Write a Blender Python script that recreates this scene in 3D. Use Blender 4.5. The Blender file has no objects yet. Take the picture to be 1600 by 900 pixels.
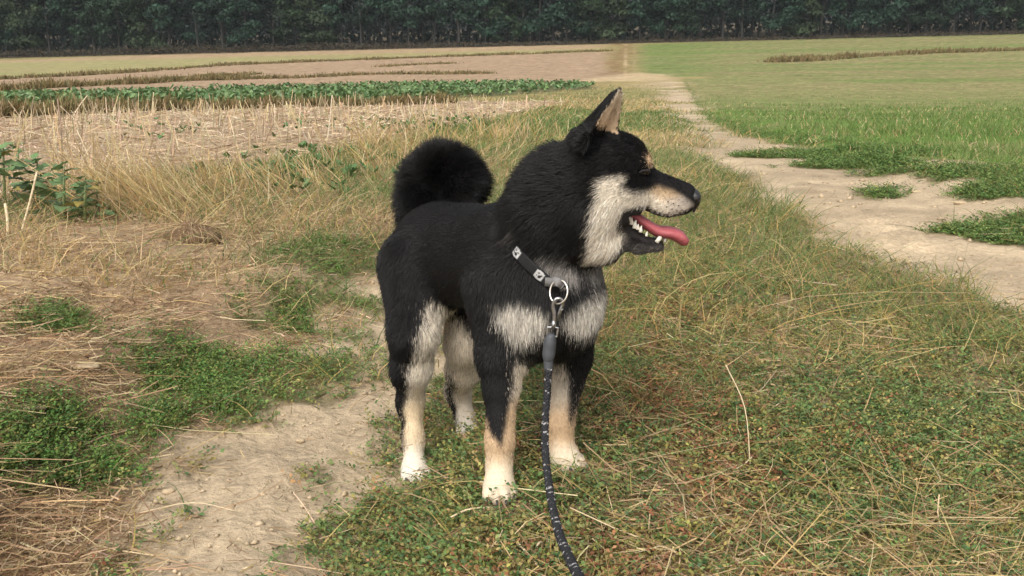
import bpy, math, random
import numpy as np
from mathutils import Vector, Matrix

# ------------------------------------------------------------------ camera, light, exposure
SC = bpy.context.scene
COL = SC.collection
CAM_H = 0.64            # photographer is crouching
FPX = 1600.0            # focal length in photo pixels
PITCH = math.atan(387 / 1600)
cam_data = bpy.data.cameras.new('camera')
cam_data.sensor_width = 36.0
cam_data.lens = 36.0
cam_data.clip_start = 0.05
cam_data.clip_end = 3000
cam = bpy.data.objects.new('camera', cam_data)
COL.objects.link(cam)
cam.location = (0, 0, CAM_H)
cam.rotation_euler = (math.pi / 2 - PITCH, 0, 0)
SC.camera = cam

SUN_EL, SUN_AZ = math.radians(44), math.radians(200)     # azimuth measured from +Y clockwise
world = bpy.data.worlds.new('World')
SC.world = world
world.use_nodes = True
wn = world.node_tree.nodes
sky = wn.new('ShaderNodeTexSky')
sky.sky_type = 'NISHITA'
sky.sun_disc = False
sky.sun_elevation = SUN_EL
sky.sun_rotation = SUN_AZ
sky.dust_density = 6.0
sky.air_density = 1.0
sky.ozone_density = 0.6
hsv = wn.new('ShaderNodeHueSaturation')
hsv.inputs['Saturation'].default_value = 0.25           # milky overcast sky
world.node_tree.links.new(sky.outputs['Color'], hsv.inputs['Color'])
world.node_tree.links.new(hsv.outputs['Color'], wn['Background'].inputs['Color'])
wn['Background'].inputs['Strength'].default_value = 0.15

sun_d = bpy.data.lights.new('sun', 'SUN')
sun_d.energy = 1.2
sun_d.angle = math.radians(35)
sun_d.color = (1.0, 0.95, 0.88)
sun = bpy.data.objects.new('sun', sun_d)
COL.objects.link(sun)
sdir = Vector((math.sin(SUN_AZ) * math.cos(SUN_EL), math.cos(SUN_AZ) * math.cos(SUN_EL), math.sin(SUN_EL)))
sun.rotation_euler = sdir.to_track_quat('Z', 'Y').to_euler()
sun.location = (0, -5, 30)

SC.view_settings.view_transform = 'Standard'
SC.view_settings.look = 'None'
SC.view_settings.gamma = 1.0
SC.view_settings.use_curve_mapping = False
SC.view_settings.exposure = 0.50
SC.render.engine = 'CYCLES'
SC.cycles.use_denoising = True
SC.cycles.max_bounces = 6
SC.cycles.diffuse_bounces = 3
SC.cycles.glossy_bounces = 2
SC.cycles.transmission_bounces = 3
SC.cycles.volume_bounces = 0
SC.cycles_curves.shape = 'RIBBONS'
rng = np.random.default_rng(7)
random.seed(7)

# ------------------------------------------------------------------ projection helpers (where a point of the place stands)
SP, CP = math.sin(PITCH), math.cos(PITCH)

def ray(px, py):
    u = (np.asarray(px, float) - 800) / FPX
    v = (450 - np.asarray(py, float)) / FPX
    return u, CP + v * SP, -SP + v * CP            # direction x, y, z

def P(px, py, Y):
    """the point of the place at forward distance Y seen at that spot"""
    dx, dy, dz = ray(px, py)
    t = Y / dy
    return np.array([t * dx, Y, CAM_H + t * dz])

def pix(p):
    p = np.asarray(p, float)
    rz = p[..., 2] - CAM_H
    depth = p[..., 1] * CP - rz * SP
    up = p[..., 1] * SP + rz * CP
    return 800 + FPX * p[..., 0] / depth, 450 - FPX * up / depth

# ------------------------------------------------------------------ noise
def _hash(ix, iy, seed):
    h = (ix.astype(np.int64) * 374761393 + iy.astype(np.int64) * 668265263 + seed * 974711) & 0xffffffff
    h = ((h ^ (h >> 13)) * 1274126177) & 0xffffffff
    h = h ^ (h >> 16)
    return (h & 0xffff) / 65535.0

def vnoise(x, y, seed=0):
    x = np.asarray(x, float); y = np.asarray(y, float)
    ix = np.floor(x); iy = np.floor(y)
    fx = x - ix; fy = y - iy
    fx = fx * fx * (3 - 2 * fx); fy = fy * fy * (3 - 2 * fy)
    a = _hash(ix, iy, seed); b = _hash(ix + 1, iy, seed)
    c = _hash(ix, iy + 1, seed); d = _hash(ix + 1, iy + 1, seed)
    return (a + (b - a) * fx + (c - a) * fy + (a - b - c + d) * fx * fy) * 2 - 1

def fbm(x, y, octv=4, seed=0):
    s = 0; a = 1.0; n = 0
    for i in range(octv):
        s = s + a * vnoise(x * 2 ** i + 17.3 * i, y * 2 ** i - 9.1 * i, seed + i); n += a; a *= 0.5
    return s / n

def sstep(a, b, x):
    t = np.clip((x - a) / (b - a), 0, 1)
    return t * t * (3 - 2 * t)

def mixc(c, d, m):
    return c + (np.asarray(d) - c) * m[..., None]

# ------------------------------------------------------------------ mesh helpers
def mesh_np(name, verts, faces, mat=None, parent=None, col=None, smooth=False):
    """verts (N,3), faces (M,3) or (M,4) -> one mesh object; col = colour of each vertex"""
    verts = np.ascontiguousarray(verts, np.float32); faces = np.ascontiguousarray(faces, np.int32)
    me = bpy.data.meshes.new(name)
    k = faces.shape[1]
    me.vertices.add(len(verts)); me.vertices.foreach_set('co', verts.ravel())
    me.loops.add(faces.size); me.loops.foreach_set('vertex_index', faces.ravel())
    me.polygons.add(len(faces)); me.polygons.foreach_set('loop_start', np.arange(0, faces.size, k, dtype=np.int32))
    if smooth:
        me.polygons.foreach_set('use_smooth', np.ones(len(faces), bool))
    me.update(calc_edges=True)
    if col is not None:
        at = me.attributes.new('tint', 'FLOAT_COLOR', 'POINT')
        c4 = np.ones((len(verts), 4), np.float32); c4[:, :3] = col
        at.data.foreach_set('color', c4.ravel())
    o = bpy.data.objects.new(name, me)
    COL.objects.link(o)
    if mat: me.materials.append(mat)
    if parent is not None: o.parent = parent
    return o

def tag(o, label=None, cat=None, group=None, kind=None):
    if label: o['label'] = label
    if cat: o['category'] = cat
    if group: o['group'] = group
    if kind: o['kind'] = kind
    return o

def empty(name, loc=(0, 0, 0)):
    e = bpy.data.objects.new(name, None); COL.objects.link(e); e.location = loc
    e.empty_display_size = 0.05
    return e

def unit(v):
    v = np.asarray(v, float)
    return v / np.maximum(np.linalg.norm(v, axis=-1, keepdims=True), 1e-9)

class Geo:
    """collects quads from many generators into ONE mesh"""
    def __init__(s): s.v, s.f, s.c, s.n = [], [], [], 0
    def add(s, v, f, c):
        s.v.append(v); s.f.append(f + s.n); s.c.append(c); s.n += len(v)
    def build(s, name, mat, parent=None, smooth=False):
        return mesh_np(name, np.concatenate(s.v), np.concatenate(s.f), mat, parent, np.concatenate(s.c), smooth)

def ribbons(root, d, length, width, col, nseg=2, bend=None, side=None, taper=0.15, tipcol=None, r=None, power=1.0):
    """flat blades: root (N,3), direction d (N,3), curved towards bend (N,3)"""
    r = r or rng
    N = len(root)
    d = unit(d)
    if side is None:
        side = unit(np.cross(d, unit(r.normal(size=(N, 3)))))
    s = np.linspace(0, 1, nseg + 1)
    p = root[:, None] + d[:, None] * (length[:, None] * s)[..., None]
    if bend is not None:
        p = p + bend[:, None] * (length[:, None] * s ** 2)[..., None]
    w = width[:, None] * (taper + (1 - taper) * (1 - s) ** power) * 0.5
    v = np.stack([p - side[:, None] * w[..., None], p + side[:, None] * w[..., None]], 2).reshape(-1, 3)
    base = (np.arange(N) * (nseg + 1) * 2)[:, None, None]
    k = (np.arange(nseg) * 2)[None, :, None]
    f = (base + k + np.array([0, 1, 3, 2])[None, None]).reshape(-1, 4)
    c = np.repeat(col[:, None], nseg + 1, 1)
    if tipcol is not None:
        c = c + (tipcol[:, None] - c) * s[None, :, None]
    c = np.repeat(c, 2, 1).reshape(-1, 3)
    return v, f, c

def leaves(root, d, up, length, width, col, fold=0.18):
    """small leaves: a folded kite of two quads (6 points)"""
    N = len(root)
    d = unit(d); side = unit(np.cross(d, up)); nrm = np.cross(side, d)
    L, W = length[:, None], width[:, None]
    a = root; t = root + d * L - nrm * L * 0.12
    m1 = root + d * L * 0.35 - nrm * W * fold * 0.6; m2 = root + d * L * 0.75 - nrm * (W * fold * .4 + L * 0.03)
    l1 = m1 + side * W * .5 + nrm * W * fold; r1 = m1 - side * W * .5 + nrm * W * fold
    l2 = m2 + side * W * .34 + nrm * W * fold * .7; r2 = m2 - side * W * .34 + nrm * W * fold * .7
    v = np.stack([a, l1, l2, t, r2, r1], 1).reshape(-1, 3)
    b = (np.arange(N) * 6)[:, None, None]
    f = (b + np.array([[0, 3, 2, 1], [0, 5, 4, 3]])[None]).reshape(-1, 4)
    return v, f, np.repeat(col, 6, 0)

def tube(path, radius, nseg=10, cap=True):
    """round tube along path (N,3); radius scalar or (N,)"""
    path = np.asarray(path, float); N = len(path)
    rad = np.broadcast_to(np.asarray(radius, float), (N,))
    tang = unit(np.gradient(path, axis=0))
    ref = np.array([0, 0, 1.0]) if abs(tang[0][2]) < .9 else np.array([1.0, 0, 0])
    n = unit(np.cross(tang[0], ref)); rows = []
    for i in range(N):
        n = unit(n - tang[i] * np.dot(n, tang[i])); b = np.cross(tang[i], n)
        a = np.linspace(0, 2 * np.pi, nseg, endpoint=False)
        rows.append(path[i] + rad[i] * (np.cos(a)[:, None] * n + np.sin(a)[:, None] * b))
    v = np.concatenate(rows)
    i, j = np.meshgrid(np.arange(N - 1), np.arange(nseg), indexing='ij')
    j2 = (j + 1) % nseg
    f = np.stack([i * nseg + j, i * nseg + j2, (i + 1) * nseg + j2, (i + 1) * nseg + j], -1).reshape(-1, 4)
    if cap:
        n0 = len(v); v = np.concatenate([v, path[:1], path[-1:]])
        jj = np.arange(nseg); k2 = (jj + 1) % nseg
        f = np.concatenate([f, np.stack([np.full(nseg, n0), k2, jj, jj], -1)[:, [0, 1, 2, 2]],
                            np.stack([np.full(nseg, n0 + 1), (N - 1) * nseg + jj, (N - 1) * nseg + k2, (N - 1) * nseg + k2], -1)])
    return v, f

def tri_fix(name, v, f, mat=None, parent=None, col=None, smooth=True):
    """faces as list (quads with a repeated last index become triangles)"""
    me = bpy.data.meshes.new(name)
    fl = [tuple(q) if q[2] != q[3] else tuple(q[:3]) for q in np.asarray(f).tolist()]
    me.from_pydata(np.asarray(v).tolist(), [], fl)
    if smooth: me.polygons.foreach_set('use_smooth', [True] * len(me.polygons))
    if col is not None:
        at = me.attributes.new('tint', 'FLOAT_COLOR', 'POINT')
        c4 = np.ones((len(v), 4), np.float32); c4[:, :3] = col
        at.data.foreach_set('color', c4.ravel())
    me.update()
    o = bpy.data.objects.new(name, me); COL.objects.link(o)
    if mat: me.materials.append(mat)
    if parent is not None: o.parent = parent
    return o

def spline(pts, n):
    """Catmull-Rom through pts"""
    pts = np.asarray(pts, float)
    q = np.concatenate([[2 * pts[0] - pts[1]], pts, [2 * pts[-1] - pts[-2]]])
    t = np.linspace(0, len(pts) - 1 - 1e-6, n); i = t.astype(int); f = (t - i)[:, None]
    a, b, c, d = q[i], q[i + 1], q[i + 2], q[i + 3]
    return .5 * (2 * b + (c - a) * f + (2 * a - 5 * b + 4 * c - d) * f ** 2 + (3 * b - a - 3 * c + d) * f ** 3)

# ------------------------------------------------------------------ materials
def new_mat(name):
    m = bpy.data.materials.new(name); m.use_nodes = True
    nt = m.node_tree; nt.nodes.clear()
    out = nt.nodes.new('ShaderNodeOutputMaterial')
    return m, nt, out

def leaf_mat(name, trans=0.25, rough=0.55, spec=0.25):
    m, nt, out = new_mat(name)
    at = nt.nodes.new('ShaderNodeAttribute'); at.attribute_name = 'tint'
    p = nt.nodes.new('ShaderNodeBsdfPrincipled')
    p.inputs['Roughness'].default_value = rough; p.inputs['Specular IOR Level'].default_value = spec
    t = nt.nodes.new('ShaderNodeBsdfTranslucent')
    mx = nt.nodes.new('ShaderNodeMixShader'); mx.inputs[0].default_value = trans
    nt.links.new(at.outputs['Color'], p.inputs['Base Color']); nt.links.new(at.outputs['Color'], t.inputs['Color'])
    nt.links.new(p.outputs[0], mx.inputs[1]); nt.links.new(t.outputs[0], mx.inputs[2])
    nt.links.new(mx.outputs[0], out.inputs['Surface'])
    return m

def tint_mat(name, rough=0.6, spec=0.3, metallic=0.0, noise=0.0, scale=200, bump=0.0):
    m, nt, out = new_mat(name)
    at = nt.nodes.new('ShaderNodeAttribute'); at.attribute_name = 'tint'
    p = nt.nodes.new('ShaderNodeBsdfPrincipled')
    p.inputs['Roughness'].default_value = rough; p.inputs['Specular IOR Level'].default_value = spec
    p.inputs['Metallic'].default_value = metallic
    src = at.outputs['Color']
    if noise or bump:
        tc = nt.nodes.new('ShaderNodeTexCoord')
        nz = nt.nodes.new('ShaderNodeTexNoise'); nz.inputs['Scale'].default_value = scale; nz.inputs['Detail'].default_value = 4
        nt.links.new(tc.outputs['Object'], nz.inputs['Vector'])
    if noise:
        mr = nt.nodes.new('ShaderNodeMapRange')
        mr.inputs['From Min'].default_value = .25; mr.inputs['From Max'].default_value = .75
        mr.inputs['To Min'].default_value = 1 - noise; mr.inputs['To Max'].default_value = 1 + noise
        vm = nt.nodes.new('ShaderNodeVectorMath'); vm.operation = 'SCALE'
        nt.links.new(nz.outputs['Fac'], mr.inputs['Value']); nt.links.new(mr.outputs[0], vm.inputs['Scale'])
        nt.links.new(src, vm.inputs[0]); src = vm.outputs[0]
    if bump:
        b = nt.nodes.new('ShaderNodeBump'); b.inputs['Strength'].default_value = bump; b.inputs['Distance'].default_value = 0.004
        nt.links.new(nz.outputs['Fac'], b.inputs['Height']); nt.links.new(b.outputs[0], p.inputs['Normal'])
    nt.links.new(src, p.inputs['Base Color'])
    nt.links.new(p.outputs[0], out.inputs['Surface'])
    return m

def flat_mat(name, color, rough=0.6, spec=0.3, metallic=0.0, noise=0.0, scale=150, bump=0.0, sss=0.0, coat=0.0):
    m, nt, out = new_mat(name)
    p = nt.nodes.new('ShaderNodeBsdfPrincipled')
    p.inputs['Base Color'].default_value = (*color, 1)
    p.inputs['Roughness'].default_value = rough; p.inputs['Specular IOR Level'].default_value = spec
    p.inputs['Metallic'].default_value = metallic; p.inputs['Coat Weight'].default_value = coat
    if sss:
        p.inputs['Subsurface Weight'].default_value = sss; p.inputs['Subsurface Radius'].default_value = (.006, .002, .001)
        p.inputs['Subsurface Scale'].default_value = 1.0
    if noise or bump:
        tc = nt.nodes.new('ShaderNodeTexCoord')
        nz = nt.nodes.new('ShaderNodeTexNoise'); nz.inputs['Scale'].default_value = scale; nz.inputs['Detail'].default_value = 4
        nt.links.new(tc.outputs['Object'], nz.inputs['Vector'])
        mr = nt.nodes.new('ShaderNodeMapRange')
        mr.inputs['From Min'].default_value = .25; mr.inputs['From Max'].default_value = .75
        mr.inputs['To Min'].default_value = 1 - noise; mr.inputs['To Max'].default_value = 1 + noise
        vm = nt.nodes.new('ShaderNodeVectorMath'); vm.operation = 'SCALE'; vm.inputs[0].default_value = color
        nt.links.new(nz.outputs['Fac'], mr.inputs['Value']); nt.links.new(mr.outputs[0], vm.inputs['Scale'])
        nt.links.new(vm.outputs[0], p.inputs['Base Color'])
        if bump:
            b = nt.nodes.new('ShaderNodeBump'); b.inputs['Strength'].default_value = bump; b.inputs['Distance'].default_value = 0.002
            nt.links.new(nz.outputs['Fac'], b.inputs['Height']); nt.links.new(b.outputs[0], p.inputs['Normal'])
    nt.links.new(p.outputs[0], out.inputs['Surface'])
    return m

# ================================================================== TERRAIN
_pd = np.array([0, 4, 5.5, 8, 13, 20, 32, 48, 75, 100, 140, 170, 210, 300, 500, 900])
_pz = np.array([0, 0, 0, -.06, -.31, -.66, -1.1, -1.40, -1.56, -1.36, -.85, -.1, 1.0, 3.0, 6, 10])
_ld = np.linspace(math.log(.3), math.log(900), 900)
_lz = np.interp(np.exp(_ld), _pd, _pz)
_k = np.exp(-np.linspace(-2, 2, 41) ** 2); _k /= _k.sum()
_lz = np.convolve(np.pad(_lz, 20, mode='edge'), _k, mode='valid')

def base_z(x, y):
    d = np.maximum(y, .3)
    z = np.interp(np.log(d), _ld, _lz)
    return z + 0.023 * np.clip(x, -220, 220) * sstep(20, 150, d)

# wheel ruts of the field track: (y, centre x, half width, depth)
RUT_L = np.array([[-3, -.5, .30, .08], [1.0, -.46, .30, .08], [1.4, -.46, .31, .08], [1.62, -.47, .34, .08], [1.8, -.45, .37, .08], [2.3, -.34, .36, .075],
                  [3.0, -.20, .30, .06], [5, .10, .25, .04], [9, .65, .25, .04], [14, 1.3, .3, .03], [35, 3.9, .3, .03], [60, 6, .3, .0]])
RUT_R = np.array([[-3, .95, .4, .06], [1.0, 1.12, .4, .06], [2.0, 1.25, .42, .06], [3, 1.42, .45, .06], [4.5, 1.48, .42, .06], [6.5, 1.62, .38, .05],
                  [9, 2.0, .33, .05], [14, 2.7, .4, .05], [35, 5.55, .4, .04], [60, 8, .4, 0]])

def rut(tab, x, y):
    c = np.interp(y, tab[:, 0], tab[:, 1]); w = np.interp(y, tab[:, 0], tab[:, 2]); dp = np.interp(y, tab[:, 0], tab[:, 3])
    return (x - c) / w, dp

def ground_z(x, y):
    x = np.asarray(x, float); y = np.asarray(y, float)
    z = base_z(x, y)
    s, dp = rut(RUT_L, x, y)
    z = z - dp * (1 - sstep(.78, 1.45, np.abs(s)))
    s, dp = rut(RUT_R, x, y)
    z = z - dp * (1 - sstep(.75, 1.5, np.abs(s)))
    near = np.exp(-np.maximum(y - 2, 0) / 5)
    z = z + near * (.016 * fbm(x * 3.1, y * 3.1, 3, 3) + .007 * fbm(x * 14, y * 14, 3, 5))
    z = z + (1 - near) * .05 * fbm(x * .35, y * .35, 3, 9) * sstep(4, 20, y)
    # rise of the left verge
    z = z + .06 * sstep(-.75, -1.3, x) * sstep(5.5, 2.5, y) * sstep(1.5, 2.0, y)
    return z

def G(px, py):
    """where the line of sight through that spot meets the ground"""
    dx, dy, dz = ray(px, py)
    t = np.geomspace(.6, 700, 6000)
    z = CAM_H + t * dz - ground_z(t * dx, t * dy)
    i = int(np.argmax(z < 0)) or len(t) - 1
    a = z[i - 1] / (z[i - 1] - z[i] + 1e-12); tt = t[i - 1] + a * (t[i] - t[i - 1])
    x, y = float(tt * dx), float(tt * dy)
    return np.array([x, y, float(ground_z(x, y))])

# shape space: bearing and log of distance, so that feathering scales with distance
def qs(x, y):
    y = np.maximum(y, .25)
    return x / y, np.log(y)

class Region:
    def __init__(s, pts):
        g = np.array([G(*p) for p in pts]); s.world = g
        a, b = qs(g[:, 0], g[:, 1]); s.q = np.stack([a, b], 1)
        s.lo, s.hi = s.q.min(0), s.q.max(0)
    def sd(s, x, y):
        """signed distance (negative inside) in shape space"""
        x = np.asarray(x, float); y = np.asarray(y, float)
        a, b = qs(x, y); out = np.full(a.shape, 9.0)
        m = (a > s.lo[0] - .25) & (a < s.hi[0] + .25) & (b > s.lo[1] - .25) & (b < s.hi[1] + .25)
        p, q = a[m], b[m]
        if len(p) == 0: return out
        d = np.full(p.shape, 1e9); ins = np.zeros(p.shape, bool)
        n = len(s.q)
        for i in range(n):
            (x0, y0), (x1, y1) = s.q[i], s.q[(i + 1) % n]
            ex, ey = x1 - x0, y1 - y0
            h = np.clip(((p - x0) * ex + (q - y0) * ey) / (ex * ex + ey * ey + 1e-12), 0, 1)
            d = np.minimum(d, (p - x0 - h * ex) ** 2 + (q - y0 - h * ey) ** 2)
            c = ((y0 > q) != (y1 > q)) & (p < (x1 - x0) * (q - y0) / (y1 - y0 + 1e-12) + x0)
            ins ^= c
        out[m] = np.where(ins, -np.sqrt(d), np.sqrt(d))
        return out
    def mask(s, x, y, feather=.03, warp=.03, seed=0, freq=10.0):
        d = s.sd(x, y)
        a, b = qs(x, y)
        d = d + warp * fbm(a * freq, b * freq, 4, seed + 31)
        return 1 - sstep(-feather, feather, d)

# ---- regions, traced where they lie on the ground
RG = {}
RG['right_rut'] = Region([(1600, 502), (1540, 476), (1460, 440), (1385, 410), (1310, 388), (1265, 354), (1214, 322), (1166, 284), (1122, 249),
    (1086, 213), (1056, 182), (1038, 152), (1028, 124), (1066, 126), (1082, 152), (1112, 190), (1165, 212), (1240, 230), (1300, 246), (1380, 252),
    (1480, 252), (1600, 262), (2000, 300), (2400, 700)])
RG['left_rut'] = Region([(478, 905), (470, 1100), (150, 1100), (185, 900), (205, 800), (175, 745), (240, 705), (330, 668), (420, 648), (480, 640), (560, 606), (600, 590), (540, 562), (485, 548),
    (475, 505), (535, 490), (560, 455), (590, 440), (700, 440), (720, 540), (700, 590), (650, 612), (605, 640), (592, 720), (578, 770), (520, 850)])
RG['island_1'] = Region([(1340, 278), (1372, 268), (1440, 260), (1560, 262), (1640, 266), (1640, 282), (1580, 286), (1500, 280), (1420, 276)])
RG['island_6'] = Region([(1505, 300), (1540, 288), (1640, 286), (1720, 300), (1640, 312), (1560, 306)])
RG['island_2'] = Region([(1455, 366), (1520, 345), (1600, 330), (1660, 350), (1650, 380), (1510, 378)])
RG['island_3'] = Region([(1335, 308), (1360, 299), (1392, 297), (1385, 307), (1350, 312)])
RG['island_4'] = Region([(1160, 245), (1250, 236), (1300, 240), (1290, 250), (1220, 247)])
RG['island_5'] = Region([(1220, 262), (1300, 250), (1400, 248), (1420, 258), (1330, 262), (1270, 266)])
PATCH = {
 'p1': [(178, 595), (200, 540), (255, 515), (330, 540), (395, 560), (520, 556), (600, 568), (590, 602), (480, 632), (400, 645), (330, 655), (240, 625)],
 'p2': [(-60, 660), (0, 652), (60, 640), (110, 660), (180, 667), (272, 660), (220, 690), (150, 692), (120, 722), (60, 742), (-60, 755)],
 'p3': [(95, 728), (170, 735), (205, 760), (165, 772), (110, 748)],
 'p4': [(345, 492), (440, 478), (482, 492), (462, 516), (380, 518)],
 'p5': [(428, 392), (500, 378), (580, 388), (600, 432), (520, 438), (450, 412)],
 'p6': [(28, 518), (100, 482), (145, 508), (92, 528)],
 'p7': [(450, 455), (560, 462), (600, 485), (540, 488), (470, 476)],
 'p8': [(478, 518), (590, 524), (584, 542), (500, 534)],
}
for k_, v_ in PATCH.items(): RG[k_] = Region(v_)
RG['stubble'] = Region([(-500, 420), (-60, 352), (60, 300), (140, 282), (260, 268), (400, 256), (540, 232), (640, 212), (760, 190), (830, 172), (880, 158),
    (700, 157), (500, 165), (200, 173), (0, 181), (-300, 193), (-900, 220)])
RG['beet'] = Region([(-900, 200), (-300, 178), (0, 172), (200, 166), (500, 160), (700, 153), (840, 146), (930, 138), (905, 129), (600, 133), (300, 143), (0, 153), (-300, 163), (-900, 185)])
RG['harvested'] = Region([(-900, 184), (-300, 162), (0, 152), (300, 142), (600, 132), (905, 128), (960, 125), (1000, 118), (955, 108), (952, 79), (940, 81), (700, 88.5), (350, 102), (0, 124), (-300, 135), (-900, 155)])
RG['grain'] = Region([(-900, 153), (-300, 134), (0, 123), (350, 101), (700, 88), (940, 80), (952, 70), (700, 72.5), (350, 82), (0, 95), (-300, 105), (-900, 120)])
RG['far_track'] = Region([(940, 118), (955, 90), (960, 69), (992, 69), (988, 95), (984, 118)])
RG['crop'] = Region([(1068, 124), (1085, 150), (1115, 187), (1165, 208), (1240, 226), (1310, 242), (1390, 248), (1480, 248), (1600, 258), (2100, 296), (2600, 290), (2400, 170), (1700, 120), (1600, 126),
    (1350, 128), (1150, 118)])
RG['far_right'] = Region([(996, 70), (1200, 62), (1600, 53), (2600, 28), (3000, 110), (2400, 172), (1700, 121), (1600, 127), (1350, 129), (1150, 119), (1030, 120), (1000, 112)])
RG['crossing'] = Region([(900, 128), (960, 117), (1000, 113), (1050, 117), (1055, 124), (1000, 128), (960, 127)])

# dryness and rust of the grassy middle strip, as readings at points on the ground: (px, py, dry, rust)
_ctl = [(520, 880, .25, .05), (700, 850, .3, .1), (760, 800, .25, .05), (640, 800, .3, .1), (850, 880, .6, .15), (980, 880, .9, .45), (1050, 760, .75, 1.0), (1030, 640, .5, .9),
 (1000, 700, .35, .5), (940, 640, .15, .1), (930, 580, .3, .3), (990, 520, .5, .5), (1000, 460, .5, .7), (1050, 440, .45, .3), (1080, 820, .85, .8), (1140, 700, .5, .3), (1150, 620, .6, .2), (1180, 540, .75, .15),
 (1260, 640, .15, .05), (1300, 720, .2, .15), (1250, 780, .3, .15), (1400, 640, .15, .05), (1450, 700, .15, .05), (1500, 800, .65, .35), (1350, 860, .9, .4), (1200, 860, .9, .5), (1560, 880, .85, .35), (1550, 700, .3, .05), (1580, 580, .45, 0),
 (1350, 520, .75, .05), (1250, 470, .40, .05), (1150, 430, .42, .1), (1400, 470, .2, 0), (1500, 540, .28, 0), (1300, 420, .15, 0), (1220, 380, .2, 0), (1130, 330, .42, 0), (1080, 280, .6, 0), (1180, 320, .12, 0), (1050, 220, .75, 0),
 (1120, 260, .25, 0), (1010, 170, .75, 0), (1060, 180, .25, 0), (1000, 135, .8, 0), (1030, 140, .45, 0), (960, 145, .5, 0), (820, 200, .2, 0), (780, 230, .6, 0), (900, 150, .6, 0), (850, 160, .7, 0), (690, 600, .2, .05), (700, 680, .2, .05), (560, 350, .6, 0),
 (620, 250, .6, 0), (450, 320, .38, .0), (500, 420, .25, 0), (330, 330, .6, 0), (580, 300, .35, 0), (250, 350, .75, .1), (520, 280, .35, 0), (400, 300, .5, 0), (560, 370, .35, 0), (300, 420, .95, .1), (150, 430, 1, .1), (350, 450, .9, .15)]
_cg = np.array([G(a, b) for a, b, _, _ in _ctl]); _ca, _cb = qs(_cg[:, 0], _cg[:, 1])
_cv = np.array([[c, d] for _, _, c, d in _ctl])

def dry_rust(x, y):
    a, b = qs(np.asarray(x, float), np.asarray(y, float))
    w = np.zeros(a.shape); dv = np.zeros(a.shape); rv = np.zeros(a.shape)
    for i in range(len(_ca)):
        k = 1 / ((a - _ca[i]) ** 2 + ((b - _cb[i]) * .9) ** 2 + .0012) ** 2
        w += k; dv += k * _cv[i, 0]; rv += k * _cv[i, 1]
    return dv / w, rv / w

SOIL = np.array([.452, .354, .236]); SOIL_DARK = np.array([.27, .19, .115]); STRAW_G = np.array([.42, .31, .185])
def masks(x, y):
    M = {}
    rr = RG['right_rut'].mask(x, y, .022, .042, 1, 18)
    isl = np.zeros_like(rr)
    for i in range(1, 7): isl = np.maximum(isl, RG['island_%d' % i].mask(x, y, .012, .03, 10 + i, 24))
    M['island'] = isl
    M['right_bare'] = rr * (1 - isl)
    M['left_bare'] = RG['left_rut'].mask(x, y, .06, .10, 2, 18)
    p = np.zeros_like(rr)
    for k in PATCH: p = np.maximum(p, RG[k].mask(x, y, .02, .05, 40, 22))
    M['patch'] = p
    for k in ('stubble', 'beet', 'harvested', 'grain', 'far_track', 'crop', 'far_right', 'crossing'):
        M[k] = RG[k].mask(x, y, .012, .010, 50, 20)
    return M

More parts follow.
